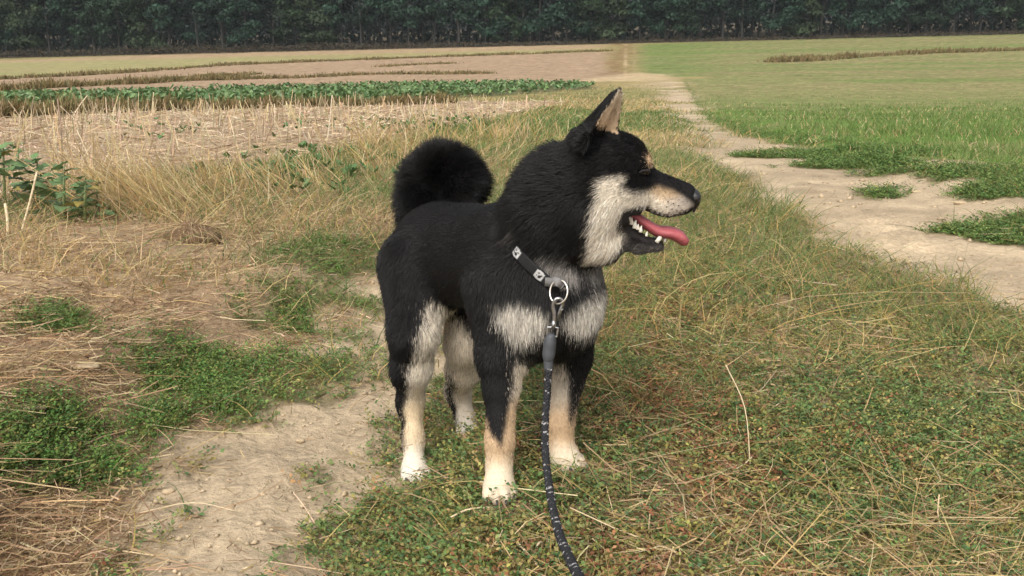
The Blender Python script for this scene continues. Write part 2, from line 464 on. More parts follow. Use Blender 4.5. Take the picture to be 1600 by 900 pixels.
def ground_colour(x, y, M=None):
    M = M or masks(x, y)
    a, b = qs(x, y)
    n1 = fbm(x * 2.3, y * 2.3, 4, 60); n2 = fbm(x * 11, y * 11, 3, 61); n3 = fbm(a * 60, b * 60, 3, 62)
    dry, rust = dry_rust(x, y)
    # verge / middle strip: dull earth under plants, straw coloured where dry
    c = SOIL_DARK + (np.array([.30, .225, .125]) - SOIL_DARK) * dry[..., None]
    far = sstep(2.6, 8, y)
    gr = np.array([.115, .155, .045]); dr = np.array([.36, .265, .13])
    c = mixc(c, gr + (dr - gr) * dry[..., None], far)
    left = sstep(-.1, -.3, x + .13 * (y - 1.5)) * (1 - far) * sstep(.3, .8, dry)
    c = mixc(c, np.array([.345, .25, .155]), left)
    c = c * (1 + .16 * n1 + .14 * n2)[..., None]
    c = mixc(c, np.array([.25, .14, .075]), .55 * rust * (1 - far))
    sand = SOIL * (1 + .10 * n1 + .08 * n2 + .05 * n3)[..., None]
    c = mixc(c, sand, M['left_bare']); streak = sstep(-.15, .45, fbm(x * 3.2 + y * .6, y * 5.5, 4, 79))
    c = mixc(c, sand * (1.03 - .16 * streak)[..., None], M['right_bare'])
    c = mixc(c, np.array([.13, .12, .05]), np.clip(M['patch'] + M['island'], 0, 1) * .75)
    st = np.array([.36, .265, .175]) * (1 + .14 * n2 + .14 * n3)[..., None]
    c = mixc(c, st, M['stubble'])
    c = mixc(c, np.array([.13, .125, .06]), M['beet'])
    row = .05 * np.sin((y * .55 - x * .03) * 6.3) * sstep(140, 60, y)
    c = mixc(c, np.array([.325, .23, .148]) * (1 + .09 * n3 + .06 * n1 + row)[..., None], M['harvested'])
    g1 = fbm(a * 6, b * 90, 3, 64)
    gcol = np.array([.30, .26, .125]) * (1 + .07 * n3)[..., None]
    gcol = mixc(gcol, np.array([.25, .25, .10]), sstep(0, .35, g1)); gcol = mixc(gcol, np.array([.345, .25, .15]), sstep(138, 150, y + 4 * g1))
    c = mixc(c, gcol, M['grain'])
    # young crop on the right: greener close by, stubble straw showing through farther off
    gm = np.clip(.5 + .5 * fbm(a * 5, b * 14, 3, 66) + .35 * n3, 0, 1)
    gnear = sstep(40, 9, y)
    cr = np.array([.275, .215, .115]) * (1 + .1 * n3)[..., None]
    cr = mixc(cr, np.array([.115, .20, .04]), np.clip((.42 + .58 * gnear) * (.40 + .75 * gm), 0, 1))
    c = mixc(c, cr, M['crop'])
    b2 = fbm(a * 2.2, b * 26, 3, 67)
    fr = np.array([.265, .205, .11]) * (1 + .12 * n3)[..., None]
    fr = mixc(fr, np.array([.15, .19, .058]), np.clip(.30 + sstep(-.3, .4, b2) * .60 + .4 * sstep(.22, .13, a) * sstep(.08, .16, a), 0, 1))
    c = mixc(c, fr, M['far_right'])
    c = mixc(c, np.array([.20, .13, .062]) * (1 + .35 * n3)[..., None], np.clip(M['far_track'] * (.75 + .6 * n3 + .5 * fbm(a * 130, b * 9, 3, 69)), 0, 1))
    a_ = a + .0012 * fbm(b * 11, b * 0 + 3, 3, 68)
    wheel = np.exp(-((a_ - .1085) / .0016) ** 2) + np.exp(-((a_ - .1165) / .0014) ** 2) * .6
    c = mixc(c, np.array([.45, .34, .20]), M['far_track'] * np.clip(wheel * (.7 + 1.3 * fbm(a * 90, b * 14, 3, 70)), 0, 1))
    c = mixc(c, np.array([.46, .35, .21]), M['crossing'] * .8)
    sp = rng.random(x.shape); spk = sstep(7, 14, y) * np.clip(M['crop'] + M['far_right'] + M['harvested'] + M['stubble'] + .6 * M['grain'] + M['far_track'], 0, 1)
    c = c * (1 + spk * .34 * (sp - .5))[..., None]
    c = mixc(c, np.array([.12, .175, .045]), .55 * spk * (rng.random(x.shape) < .16) * np.clip(M['crop'] + M['far_right'], 0, 1))
    wood = sstep(160, 166, y)
    c = mixc(c, np.array([.085, .065, .04]), wood)
    return np.clip(c, .01, .9)

def ground_material():
    m, nt, out = new_mat('soil')
    L = nt.links
    at = nt.nodes.new('ShaderNodeAttribute'); at.attribute_name = 'tint'
    tc = nt.nodes.new('ShaderNodeTexCoord')
    p = nt.nodes.new('ShaderNodeBsdfPrincipled'); p.inputs['Roughness'].default_value = .95; p.inputs['Specular IOR Level'].default_value = .1
    n1 = nt.nodes.new('ShaderNodeTexNoise'); n1.inputs['Scale'].default_value = 70; n1.inputs['Detail'].default_value = 6; n1.inputs['Roughness'].default_value = .65
    n2 = nt.nodes.new('ShaderNodeTexNoise'); n2.inputs['Scale'].default_value = 9; n2.inputs['Detail'].default_value = 5
    n3 = nt.nodes.new('ShaderNodeTexVoronoi'); n3.inputs['Scale'].default_value = 45
    for n in (n1, n2, n3): L.new(tc.outputs['Object'], n.inputs['Vector'])
    n4 = nt.nodes.new('ShaderNodeTexNoise'); n4.inputs['Scale'].default_value = .9; n4.inputs['Detail'].default_value = 9; n4.inputs['Roughness'].default_value = .72
    L.new(tc.outputs['Object'], n4.inputs['Vector'])
    ad = nt.nodes.new('ShaderNodeMath'); ad.operation = 'MULTIPLY_ADD'; ad.inputs[1].default_value = .6
    L.new(n2.outputs['Fac'], ad.inputs[0]); L.new(n1.outputs['Fac'], ad.inputs[2])
    mr = nt.nodes.new('ShaderNodeMapRange'); mr.inputs['From Min'].default_value = .45; mr.inputs['From Max'].default_value = 1.15
    mr.inputs['To Min'].default_value = .70; mr.inputs['To Max'].default_value = 1.26
    L.new(ad.outputs[0], mr.inputs['Value'])
    vm = nt.nodes.new('ShaderNodeVectorMath'); vm.operation = 'SCALE'
    L.new(at.outputs['Color'], vm.inputs[0]); L.new(mr.outputs[0], vm.inputs['Scale']); 
    m4 = nt.nodes.new('ShaderNodeMapRange'); m4.inputs['From Min'].default_value = .3; m4.inputs['From Max'].default_value = .7; m4.inputs['To Min'].default_value = .74; m4.inputs['To Max'].default_value = 1.24
    L.new(n4.outputs['Fac'], m4.inputs['Value'])
    v4 = nt.nodes.new('ShaderNodeVectorMath'); v4.operation = 'SCALE'; L.new(vm.outputs[0], v4.inputs[0]); L.new(m4.outputs[0], v4.inputs['Scale']); L.new(v4.outputs[0], p.inputs['Base Color'])
    hs = nt.nodes.new('ShaderNodeMath'); hs.operation = 'MULTIPLY_ADD'; hs.inputs[1].default_value = .35
    L.new(n3.outputs['Distance'], hs.inputs[0]); L.new(ad.outputs[0], hs.inputs[2])
    b = nt.nodes.new('ShaderNodeBump'); b.inputs['Strength'].default_value = .8; b.inputs['Distance'].default_value = .012
    L.new(hs.outputs[0], b.inputs['Height']); L.new(b.outputs[0], p.inputs['Normal'])
    L.new(p.outputs[0], out.inputs['Surface'])
    return m
MAT_SOIL = ground_material()

# one continuous sheet to the horizon (fine near the track, coarse far off), then handed out to the fields and tracks it consists of
_ang = np.concatenate([np.linspace(-180, -50, 44)[:-1], np.linspace(-50, -32, 40)[:-1], np.linspace(-32, 32, 400), np.linspace(32, 50, 40)[1:], np.linspace(50, 180, 44)[1:]])
_dist = np.concatenate([[.02, .2, .4, .6], np.geomspace(.75, 12, 330), np.geomspace(12, 230, 270)[1:], np.geomspace(230, 1600, 26)[1:]])
def build_ground():
    A, D = np.meshgrid(np.radians(_ang), _dist, indexing='ij')
    x, y = D * np.sin(A), D * np.cos(A)
    yy = y
    front = y > .3
    z = ground_z(x, np.maximum(y, .3))
    M = masks(x, yy)
    # clods, tyre prints and crumbs on the bare soil
    bare = np.clip(M['left_bare'] + M['right_bare'], 0, 1) * front
    near = np.exp(-np.maximum(y - 3.0, 0) / 3.0)
    z = z + bare * near * (.0055 * fbm(x * 34, y * 34, 3, 71) + .008 * fbm(x * 12, y * 12, 3, 78) - .006 * np.maximum(fbm(x * 9, y * 20, 2, 72), 0))
    s, dp = rut(RUT_R, x, y)
    z = z + M['right_bare'] * .012 * np.sin((y + .35 * np.abs(s) + .04 * fbm(x * 4, y * 4, 2, 73)) * 62) * np.clip(1 - np.abs(s * 1.5), 0, 1) * sstep(6, 4, y) * sstep(-.35, .15, fbm(x * 2.2, y * 2.2, 2, 75))
    z = z + (1 - bare) * near * front * (.008 * fbm(x * 22, y * 22, 3, 74) + .012 * np.abs(fbm(x * 8, y * 8, 3, 77)) * (x < -.2))
    z = z + M['stubble'] * .02 * fbm(x * 6, y * 6, 3, 76) * sstep(30, 10, y)
    c = ground_colour(x, yy, M)
    V = np.stack([x, y, z], -1).reshape(-1, 3); C = c.reshape(-1, 3)
    na, nd = x.shape
    i, j = np.meshgrid(np.arange(na - 1), np.arange(nd - 1), indexing='ij')
    F = np.stack([i * nd + j, (i + 1) * nd + j, (i + 1) * nd + j + 1, i * nd + j + 1], -1).reshape(-1, 4)
    names = ['ground', 'path', 'path', 'stubble_field', 'beet_field', 'harvested_field', 'grain_field', 'crop_field', 'fallow_field', 'far_track']
    keys = [None, 'left_bare', 'right_bare', 'stubble', 'beet', 'harvested', 'grain', 'crop', 'far_right', 'far_track']
    lab = np.zeros(na * nd, int)
    for k, key in enumerate(keys):
        if key: lab[(M[key].ravel() > .5)] = k
    fl = lab[F[:, 0]]
    labels = ['grassy strip and verges between the wheel ruts and fields', 'bare sandy wheel rut on the left behind the dog',
        'wide bare sandy wheel rut running away on the right', 'tan stubble field with dry cut stalks on the left', 'strip of field planted with green beet',
        'pale bare harvested field beyond the beet strip', 'yellow green far field strip below the forest', 'bright green young crop field right of the track',
        'far olive and tan fallow field on the right', 'brown far track climbing to the forest']
    for k, nm in enumerate(names):
        f = F[fl == k]
        if len(f) == 0: continue
        u, inv = np.unique(f, return_inverse=True)
        o = mesh_np(nm, V[u], inv.reshape(f.shape), MAT_SOIL, None, C[u], smooth=True)
        tag(o, labels[k], kind='structure')
build_ground()

# ================================================================== THE DOG
from mathutils.bvhtree import BVHTree
YH = 1.36                                    # the head is turned to its left, so its middle plane stands at this distance
HEAD = np.array([.47, -.88, 0.]); HEAD = HEAD / np.linalg.norm(HEAD)       # the way the body faces
LATD = np.array([.88, .47, 0.]); LATD = LATD / np.linalg.norm(LATD)
BODY_AX = np.stack([LATD, HEAD, np.array([0, 0, 1.])])
XYZ = np.eye(3)

class Field:
    def __init__(s, lo, hi, h):
        s.lo = np.array(lo, float); s.h = h
        s.n = np.ceil((np.array(hi) - s.lo) / h).astype(int) + 1
        s.ax = [s.lo[i] + h * np.arange(s.n[i]) for i in range(3)]
        s.F = np.full(tuple(s.n), .5, np.float32)
    def window(s, lo, hi):
        i0 = np.clip(np.floor((np.array(lo) - s.lo) / s.h).astype(int), 0, s.n - 1)
        i1 = np.clip(np.ceil((np.array(hi) - s.lo) / s.h).astype(int) + 1, 1, s.n)
        sl = tuple(slice(a, b) for a, b in zip(i0, i1))
        g = np.meshgrid(*[s.ax[i][sl[i]].astype(np.float32) for i in range(3)], indexing='ij')
        return sl, np.stack(g, -1)
    def put(s, fn, lo, hi, k, op='add'):
        pad = k + .03
        sl, p = s.window(np.array(lo) - pad, np.array(hi) + pad)
        if p.size == 0: return
        d = fn(p).astype(np.float32); a = s.F[sl]
        if op == 'add':
            h = np.maximum(k - np.abs(a - d), 0) / k
            s.F[sl] = np.minimum(a, d) - h * h * k * .25
        else:
            h = np.maximum(k - np.abs(a + d), 0) / k
            s.F[sl] = np.maximum(a, -d) + h * h * k * .25

def f_cone(a, b, ra, rb, ysc=1.0):
    a = np.array(a, float); b = np.array(b, float)
    def fn(p):
        sc = np.array([1, 1 / ysc, 1]); q = (p - a) * sc; ab = (b - a) * sc
        h = np.clip((q @ ab) / (ab @ ab + 1e-12), 0, 1)
        return np.linalg.norm(q - h[..., None] * ab, axis=-1) - (ra + (rb - ra) * h)
    r = max(ra, rb)
    return fn, np.minimum(a, b) - r, np.maximum(a, b) + r

def f_ell(c, rad, ax=XYZ):
    c = np.array(c, float); rad = np.array(rad, float)
    def fn(p):
        q = (p - c) @ ax.T
        k0 = np.linalg.norm(q / rad, axis=-1); k1 = np.linalg.norm(q / rad ** 2, axis=-1) + 1e-9
        return k0 * (k0 - 1) / k1
    r = np.max(rad)
    return fn, c - r, c + r

def f_ear(base, tip, nrm, w0, th):
    base = np.array(base, float); tip = np.array(tip, float)
    L = np.linalg.norm(tip - base); a = (tip - base) / L
    n = unit(nrm - a * np.dot(nrm, a)); w = np.cross(a, n)
    def fn(p):
        q = p - base; s = q @ a; u = q @ w; t = q @ n
        r = np.clip(s / L, -.4, 1)
        W = w0 * np.power(np.clip(1 - r, 0, 1.4), .62)
        cup = .45 * W * (1 - np.clip(np.abs(u) / np.maximum(W, 1e-4), 0, 1.3) ** 2)      # the middle lies back, the rims forward
        dt = np.abs(t + cup) - th * (1 - .35 * np.clip(r, 0, 1))
        return np.maximum(np.maximum(np.abs(u) - W, dt), np.maximum(s - L, -s - .02)) * .8
    return fn, np.minimum(base, tip) - w0 * 1.4, np.maximum(base, tip) + w0 * 1.4, (base, a, n, w, L, w0)

def hp(px, py, off=0.0):
    p = P(px, py, YH); p[1] += off
    return p

LIMB = {   # joints and radii of the four legs
 'fore_right': [(P(790, 455, 1.455), .056), (P(784, 560, 1.425), .033), (P(783, 610, 1.41), .0225), (P(782, 655, 1.395), .0168), (P(781, 690, 1.385), .0176), (P(780, 728, 1.380), .0152), (P(780, 757, 1.362), .0200)],
 'fore_left': [(P(890, 465, 1.50), .052), (P(888, 560, 1.515), .031), (P(885, 600, 1.505), .0215), (P(879, 640, 1.493), .0172), (P(875, 664, 1.487), .0178), (P(876, 694, 1.482), .0155), (P(882, 716, 1.467), .019)],
 'hind_right': [(P(658, 425, 1.67), .066), (P(648, 520, 1.60), .035), (P(645, 575, 1.615), .0275), (P(641, 628, 1.645), .0205), (P(645, 685, 1.625), .0152), (P(648, 735, 1.60), .0185)],
 'hind_left': [(P(742, 425, 1.745), .062), (P(729, 535, 1.69), .033), (P(723, 580, 1.735), .026), (P(715, 612, 1.785), .0205), (P(726, 652, 1.775), .0155), (P(732, 678, 1.755), .0182)],
}
TORSO = [  # centre, radii (sideways, along, up), blend
 (P(852, 462, 1.435), (.076, .095, .094), .03), (P(802, 408, 1.51), (.080, .11, .090), .03),
 (P(738, 400, 1.62), (.078, .12, .083), .04), (P(692, 398, 1.72), (.086, .095, .090), .04)]
TAIL = [P(660, 345, 1.79), P(657, 310, 1.80), P(664, 278, 1.82), P(688, 261, 1.80), P(711, 270, 1.77), P(727, 287, 1.74), P(724, 301, 1.73)]
TAIL_R = [.031, .029, .029, .030, .029, .026, .017]

def build_body_field():
    S = Field((-.30, 1.22, -.11), (.30, 1.95, .68), .0030)
    def cone(a, b, ra, rb, k, ysc=1.0, op='add'): S.put(*f_cone(a, b, ra, rb, ysc), k, op)
    def ell(c, rad, k, ax=XYZ, op='add'): S.put(*f_ell(c, rad, ax), k, op)
    for c, r, k in TORSO: ell(c, r, k, BODY_AX)
    # neck
    cone(P(848, 408, 1.445), P(882, 330, 1.405), .068, .063, .03)
    cone(P(880, 330, 1.405), P(922, 280, 1.375), .064, .052, .04)
    cone(P(838, 345, 1.47), P(876, 290, 1.42), .045, .044, .03)
    # legs
    for nm, ch in LIMB.items():
        for i, ((a, ra), (b, rb)) in enumerate(zip(ch[:-1], ch[1:])): cone(a, b, ra, rb, .04 if i == 0 else .02)
    # paws: pad and four toes
    for nm, toe in (('fore_right', (.10, -1, 0)), ('fore_left', (.75, -.66, 0)), ('hind_right', (.25, -.97, 0)), ('hind_left', (.35, -.94, 0))):
        c, r = LIMB[nm][-1]; d = unit(np.array(toe)); sd = np.array([-d[1], d[0], 0]) * -1
        gz = -.002 if nm.startswith('fore') else -.078
        base = np.array([c[0], c[1], gz + .018])
        ell(base + d * .004, (.0225, .024, .019), .012, np.stack([sd, d, [0, 0, 1]]))
        for i, (o, f) in enumerate(((-.0185, .013), (-.0066, .025), (.0066, .025), (.0185, .013))):
            ell(base + sd * o + d * f + np.array([0, 0, -.004]), (.0072, .0130, .0112), .0018, np.stack([sd, d, [0, 0, 1]]))
    # tail curled over the back
    for i in range(len(TAIL) - 1): cone(TAIL[i], TAIL[i + 1], TAIL_R[i], TAIL_R[i + 1], .02)
    # head: skull, forehead, cheeks
    ell(hp(948, 262), (.052, .050, .047), .02)
    ell(hp(972, 262), (.036, .041, .037), .02)
    ell(hp(925, 318), (.044, .058, .062), .03)
    ell(hp(958, 300), (.034, .047, .036), .02)
    for sgn in (-1, 1):
        ell(hp(996, 250, sgn * .022), (.014, .012, .008), .012)      # brow
        ell(hp(965, 310, sgn * .030), (.032, .016, .028), .02)       # cheek muscle
    # muzzle, blunt at the nose
    cone(hp(985, 291), hp(1066, 310), .0305, .0182, .014, .88)
    ell(hp(1043, 318), (.028, .0215, .0185), .010)
    ell(hp(1070, 313), (.0130, .0168, .0165), .008)
    cone(hp(990, 274), hp(1072, 298), .0125, .0085, .012, 1.1)
    # lower jaw and throat
    cone(hp(955, 353), hp(1000, 379), .024, .0130, .010, 1.25)
    cone(hp(1000, 379), hp(1027, 382), .0130, .0100, .006, 1.3)
    ell(hp(938, 378), (.030, .04, .026), .02)
    # the open mouth
    S.put(*f_cone(hp(978, 331), hp(1024, 360), .0080, .0115, 2.0), .004, 'sub')
    S.put(*f_cone(hp(971, 327), hp(1012, 349), .0058, .0105, 6.0), .004, 'sub')
    S.put(*f_cone(hp(1005, 348), hp(1055, 365), .011, .018, 2.4), .004, 'sub')
    S.put(*f_cone(hp(995, 341), hp(1015, 352), .012, .014, 1.5), .003, 'sub')
    # ears
    ears = []
    for sgn in (-1, 1):
        if sgn < 0: b, t = hp(937, 207, -.036), hp(965, 137, -.040)
        else: b, t = hp(938, 222, .036), hp(966, 160, .038)
        e = f_ear(b, t, np.array([.78, sgn * .60, .0]), .0305, .0045)
        S.put(e[0], e[1], e[2], .010); ears.append(e[3])
        if sgn < 0: cone(hp(913, 214, -.030), hp(952, 152, -.0415), .017, .0045, .010)      # fur-covered back of the ear
        else: cone(hp(913, 226, .030), hp(950, 176, .040), .015, .004, .010)
    # eye sockets: narrow, half closed
    for sgn in (-1, 1): S.put(*f_cone(hp(996, 262, sgn * .0385), hp(1012, 265, sgn * .030), .0055, .0045), .007, 'sub')
    return S, ears

def surface_nets(F, lo, h):
    S = F < 0
    nx, ny, nz = F.shape
    cnt = np.zeros((nx - 1, ny - 1, nz - 1), np.int8)
    for i in (0, 1):
        for j in (0, 1):
            for k in (0, 1): cnt += S[i:nx - 1 + i, j:ny - 1 + j, k:nz - 1 + k]
    act = (cnt > 0) & (cnt < 8)
    ai = np.argwhere(act)
    idx = np.full(act.shape, -1, np.int64); idx[act] = np.arange(len(ai))
    corners = [(i, j, k) for i in (0, 1) for j in (0, 1) for k in (0, 1)]
    val = np.stack([F[ai[:, 0] + c[0], ai[:, 1] + c[1], ai[:, 2] + c[2]] for c in corners], 1)
    acc = np.zeros((len(ai), 3)); n = np.zeros(len(ai))
    for m in range(8):
        for q in range(m + 1, 8):
            dlt = np.array(corners[q]) - np.array(corners[m])
            if np.abs(dlt).sum() != 1: continue
            a, b = val[:, m], val[:, q]; cr = (a < 0) != (b < 0)
            t = np.where(cr, a / (a - b + 1e-12), 0)
            acc += cr[:, None] * (np.array(corners[m]) + t[:, None] * dlt); n += cr
    V = lo + h * (ai + acc / n[:, None])
    faces = []
    for ax in range(3):
        sh = [slice(None)] * 3; a = [slice(None)] * 3; b = [slice(None)] * 3
        a[ax] = slice(0, -1); b[ax] = slice(1, None)
        sa, sb = S[tuple(a)], S[tuple(b)]
        e = np.argwhere(sa != sb); inside = sa[tuple(e.T)]
        u, v = [(1, 2), (2, 0), (0, 1)][ax]
        ok = (e[:, u] > 0) & (e[:, v] > 0) & (e[:, u] < F.shape[u] - 1) & (e[:, v] < F.shape[v] - 1)
        e, inside = e[ok], inside[ok]
        def cell(du, dv):
            c = e.copy(); c[:, u] += du; c[:, v] += dv
            return idx[c[:, 0], c[:, 1], c[:, 2]]
        q = np.stack([cell(-1, -1), cell(0, -1), cell(0, 0), cell(-1, 0)], 1)
        q[~inside] = q[~inside][:, ::-1]
        faces.append(q)
    return V, np.concatenate(faces)

def in_poly(px, py, poly, feather):
    """soft inside test of pixel outlines"""
    d = np.full(px.shape, 1e9); ins = np.zeros(px.shape, bool); n = len(poly)
    for i in range(n):
        (x0, y0), (x1, y1) = poly[i], poly[(i + 1) % n]
        ex, ey = x1 - x0, y1 - y0
        h = np.clip(((px - x0) * ex + (py - y0) * ey) / (ex * ex + ey * ey), 0, 1)
        d = np.minimum(d, np.hypot(px - x0 - h * ex, py - y0 - h * ey))
        ins ^= ((y0 > py) != (y1 > py)) & (px < (x1 - x0) * (py - y0) / (y1 - y0 + 1e-9) + x0)
    return sstep(-feather, feather, np.where(ins, d, -d))

BLACK = np.array([.0068, .0064, .0064]); WHITE = np.array([.64, .57, .465]); CREAM = np.array([.58, .48, .35]); TAN = np.array([.45, .315, .19]); GREY = np.array([.28, .26, .235])
_segs = []
for nm_, ch_ in LIMB.items():
    for (a_, ra_), (b_, rb_) in zip(ch_[:-1], ch_[1:]): _segs.append((nm_, a_, b_, ra_, rb_))

def part_of(p):
    """which part of the body a point of the skin belongs to: 0 torso, 1..4 legs, 5 head, 6 tail, 7 neck"""
    best = np.full(len(p), 1e9); pid = np.zeros(len(p), int)
    def upd(d, k):
        m = d < best; best[m] = d[m]; pid[m] = k
    for c, r, _ in TORSO: upd(f_ell(c, r, BODY_AX)[0](p), 0)
    names = list(LIMB)
    for nm, a, b, ra, rb in _segs: upd(f_cone(a, b, ra, rb)[0](p), 1 + names.index(nm))
    for i in range(len(TAIL) - 1): upd(f_cone(TAIL[i], TAIL[i + 1], TAIL_R[i], TAIL_R[i + 1])[0](p), 6)
    upd(f_cone(P(842, 405, 1.455), P(880, 330, 1.405), .072, .064)[0](p), 7); upd(f_cone(P(880, 330, 1.405), P(905, 296, 1.385), .064, .055)[0](p), 7)
    upd(f_cone(P(838, 345, 1.47), P(876, 290, 1.42), .045, .044)[0](p), 7)
    for c, r in ((hp(948, 262), (.052, .050, .047)), (hp(925, 318), (.044, .058, .062)), (hp(958, 300), (.034, .047, .036)), (hp(938, 378), (.030, .04, .026))): upd(f_ell(c, r)[0](p), 5)
    upd(f_cone(hp(985, 291), hp(1066, 311), .0285, .0165)[0](p), 5); upd(f_cone(hp(955, 352), hp(1026, 380), .023, .009)[0](p), 5)
    pid[(p[:, 2] > .53) & (p[:, 0] > .07)] = 5
    return pid

def coat(p, nrm, ears, jit=0.0):
    """natural markings of the coat"""
    n = len(p); pid = part_of(p)
    px, py = pix(p)
    j1 = rng.normal(size=n) * jit; j2 = rng.normal(size=n) * jit
    wob = np.where(np.isin(pid, (1, 2, 3, 4)), 1.0, .35)
    px = px + j1 * (1 + wob) + 3.5 * wob * vnoise(px * .13 + py * .02, py * .05, 8); py = py + j2 * (1 + 2 * wob) + 6 * wob * vnoise(px * .35, py * .06, 9)
    c = np.tile(BLACK, (n, 1))
    # --- head: both sides alike, so read in the head's middle plane
    ph = p.copy(); ph[:, 1] = YH
    hx, hy = pix(ph); hx = hx + j1; hy = hy + j2
    hd = (pid == 5) | ((pid == 7) & (hx > 905))
    cheek = in_poly(hx, hy, [(928, 300), (930, 275), (950, 268), (972, 268), (966, 284), (985, 293), (1010, 294), (1035, 303), (1060, 315), (1078, 324), (1070, 338), (1035, 340), (1012, 326), (996, 318), (972, 318), (966, 340), (978, 368), (965, 378), (945, 400), (914, 408), (918, 380), (917, 345), (921, 320)], 7)
    c = mixc(c, WHITE * (1 + .06 * vnoise(hx * .2, hy * .2, 3))[:, None], cheek * hd)
    c = mixc(c, np.array([.46, .33, .20]), .7 * in_poly(hx, hy, [(1008, 294), (1025, 288), (1050, 296), (1062, 305), (1050, 316), (1030, 311)], 6) * hd)
    c = mixc(c, np.array([.36, .31, .26]), .7 * in_poly(hx, hy, [(1036, 308), (1062, 302), (1082, 318), (1072, 338), (1044, 334)], 5) * hd)
    c = mixc(c, TAN, in_poly(hx, hy, [(1004, 242), (1011, 238), (1020, 244), (1019, 253), (1008, 253)], 2) * hd)
    lip = in_poly(hx, hy, [(962, 322), (985, 316), (1003, 315), (1024, 327), (1045, 333), (1064, 329), (1078, 320), (1092, 330), (1070, 346), (1040, 346), (1020, 352), (1020, 365), (1042, 372), (1042, 379), (1010, 380), (984, 368), (966, 350)], 2.5)
    c = mixc(c, np.array([.022, .02, .02]), lip * hd)
    c = mixc(c, np.array([.105, .095, .088]), .8 * in_poly(hx, hy, [(972, 362), (986, 373), (1008, 382), (1042, 382), (1042, 400), (1005, 404), (966, 394)], 3) * hd)
    mouth = in_poly(hx, hy, [(974, 324), (990, 321), (1010, 330), (1016, 350), (1000, 358), (984, 344)], 2) * (np.abs(p[:, 1] - YH) < .026)
    c = mixc(c, np.array([.22, .05, .06]), mouth * hd)
    # inside of the ears
    for base, a, w_n, w, L, w0 in ears:
        q = p - base; s = q @ a / L; u = q @ w; W = w0 * np.power(np.clip(1 - s, 0, 1.4), .62)
        facing = (nrm @ w_n) > -.1
        m = (s > .10) & (s < .93) & (np.abs(u) < W * .93) & facing & (np.linalg.norm(q - s[:, None] * L * a, axis=1) < .03)
        c[m] = np.array([.47, .33, .20]) + (np.array([.55, .47, .36]) - np.array([.47, .33, .20])) * np.clip(s[m], 0, 1)[:, None]
    # --- chest
    fr = (nrm @ HEAD > -.1) & np.isin(pid, (0, 1, 2, 7))
    ch = np.maximum(in_poly(px, py, [(774, 482), (800, 474), (842, 482), (858, 494), (856, 516), (838, 524), (812, 538), (796, 528), (782, 506)], 9),
                    in_poly(px, py, [(874, 500), (905, 478), (930, 456), (946, 440), (950, 485), (930, 512), (912, 524), (890, 515)], 9))
    c = mixc(c, np.array([.60, .555, .48]) * (.85 + .25 * rng.random(n))[:, None], ch * fr * .9)
    gr = np.maximum(in_poly(px, py, [(845, 402), (880, 408), (905, 425), (900, 445), (875, 438), (850, 425)], 9), in_poly(px, py, [(915, 425), (945, 400), (950, 420), (925, 440)], 8))
    gr = np.maximum(gr, .28 * in_poly(px, py, [(778, 340), (792, 335), (806, 372), (796, 378)], 8)); gr = np.maximum(gr, .5 * in_poly(px, py, [(800, 565), (830, 560), (822, 590), (805, 585)], 8))
    c = mixc(c, GREY * 1.1, gr * fr * .8)
    # --- legs
    A = pid == 1
    wedge = in_poly(px, py, [(730, 400), (840, 400), (835, 540), (806, 560), (800, 610), (793, 660), (784, 697), (770, 680), (755, 655), (735, 640)], 6)
    leg = mixc(np.tile(TAN, (n, 1)), CREAM, sstep(700, 745, py)); leg = mixc(leg, np.array([.60, .52, .41]), sstep(650, 600, py))
    m = A & (py > 540); c[m] = mixc(leg, BLACK, wedge)[m]
    B = pid == 2
    blk = in_poly(px, py, [(840, 400), (1000, 400), (960, 560), (920, 600), (900, 655), (890, 660), (889, 620), (884, 575), (860, 560), (840, 560)], 7)
    leg = mixc(np.tile(TAN, (n, 1)), CREAM, sstep(682, 712, py)); leg = mixc(leg, np.array([.45, .39, .31]), sstep(655, 610, py))
    m = B & (py > 520); c[m] = mixc(leg, BLACK, blk)[m]
    Cc = pid == 3
    blk = in_poly(px, py, [(540, 300), (720, 300), (700, 470), (668, 478), (652, 530), (640, 580), (634, 640), (630, 700), (600, 720), (560, 600)], 6)
    leg = mixc(np.tile(np.array([.60, .53, .43]), (n, 1)), np.array([.60, .54, .45]), sstep(680, 735, py)); leg = mixc(leg, np.array([.56, .44, .29]), sstep(600, 640, py) * sstep(715, 680, py))
    m = Cc & (py > 440); c[m] = mixc(leg, BLACK, blk)[m]
    Dd = pid == 4
    blk = np.maximum(in_poly(px, py, [(640, 300), (900, 300), (800, 520), (750, 545), (720, 505), (690, 490)], 9), in_poly(px, py, [(690, 590), (708, 588), (712, 640), (718, 665), (700, 660)], 4))
    leg = mixc(np.tile(np.array([.58, .50, .39]), (n, 1)), np.array([.60, .54, .45]), sstep(630, 670, py))
    m = Dd; c[m] = mixc(leg, BLACK, blk)[m]
    # grey-brown cast of the guard hair over the loin
    bk = np.isin(pid, (0, 1, 2, 3, 7)) & (py < 560)
    cast = .5 + .5 * fbm(px * .02, py * .02, 2, 5)
    m = bk & (c[:, 0] < .03); c[m] = c[m] * (1 + .7 * cast[m])[:, None]
    return c, pid

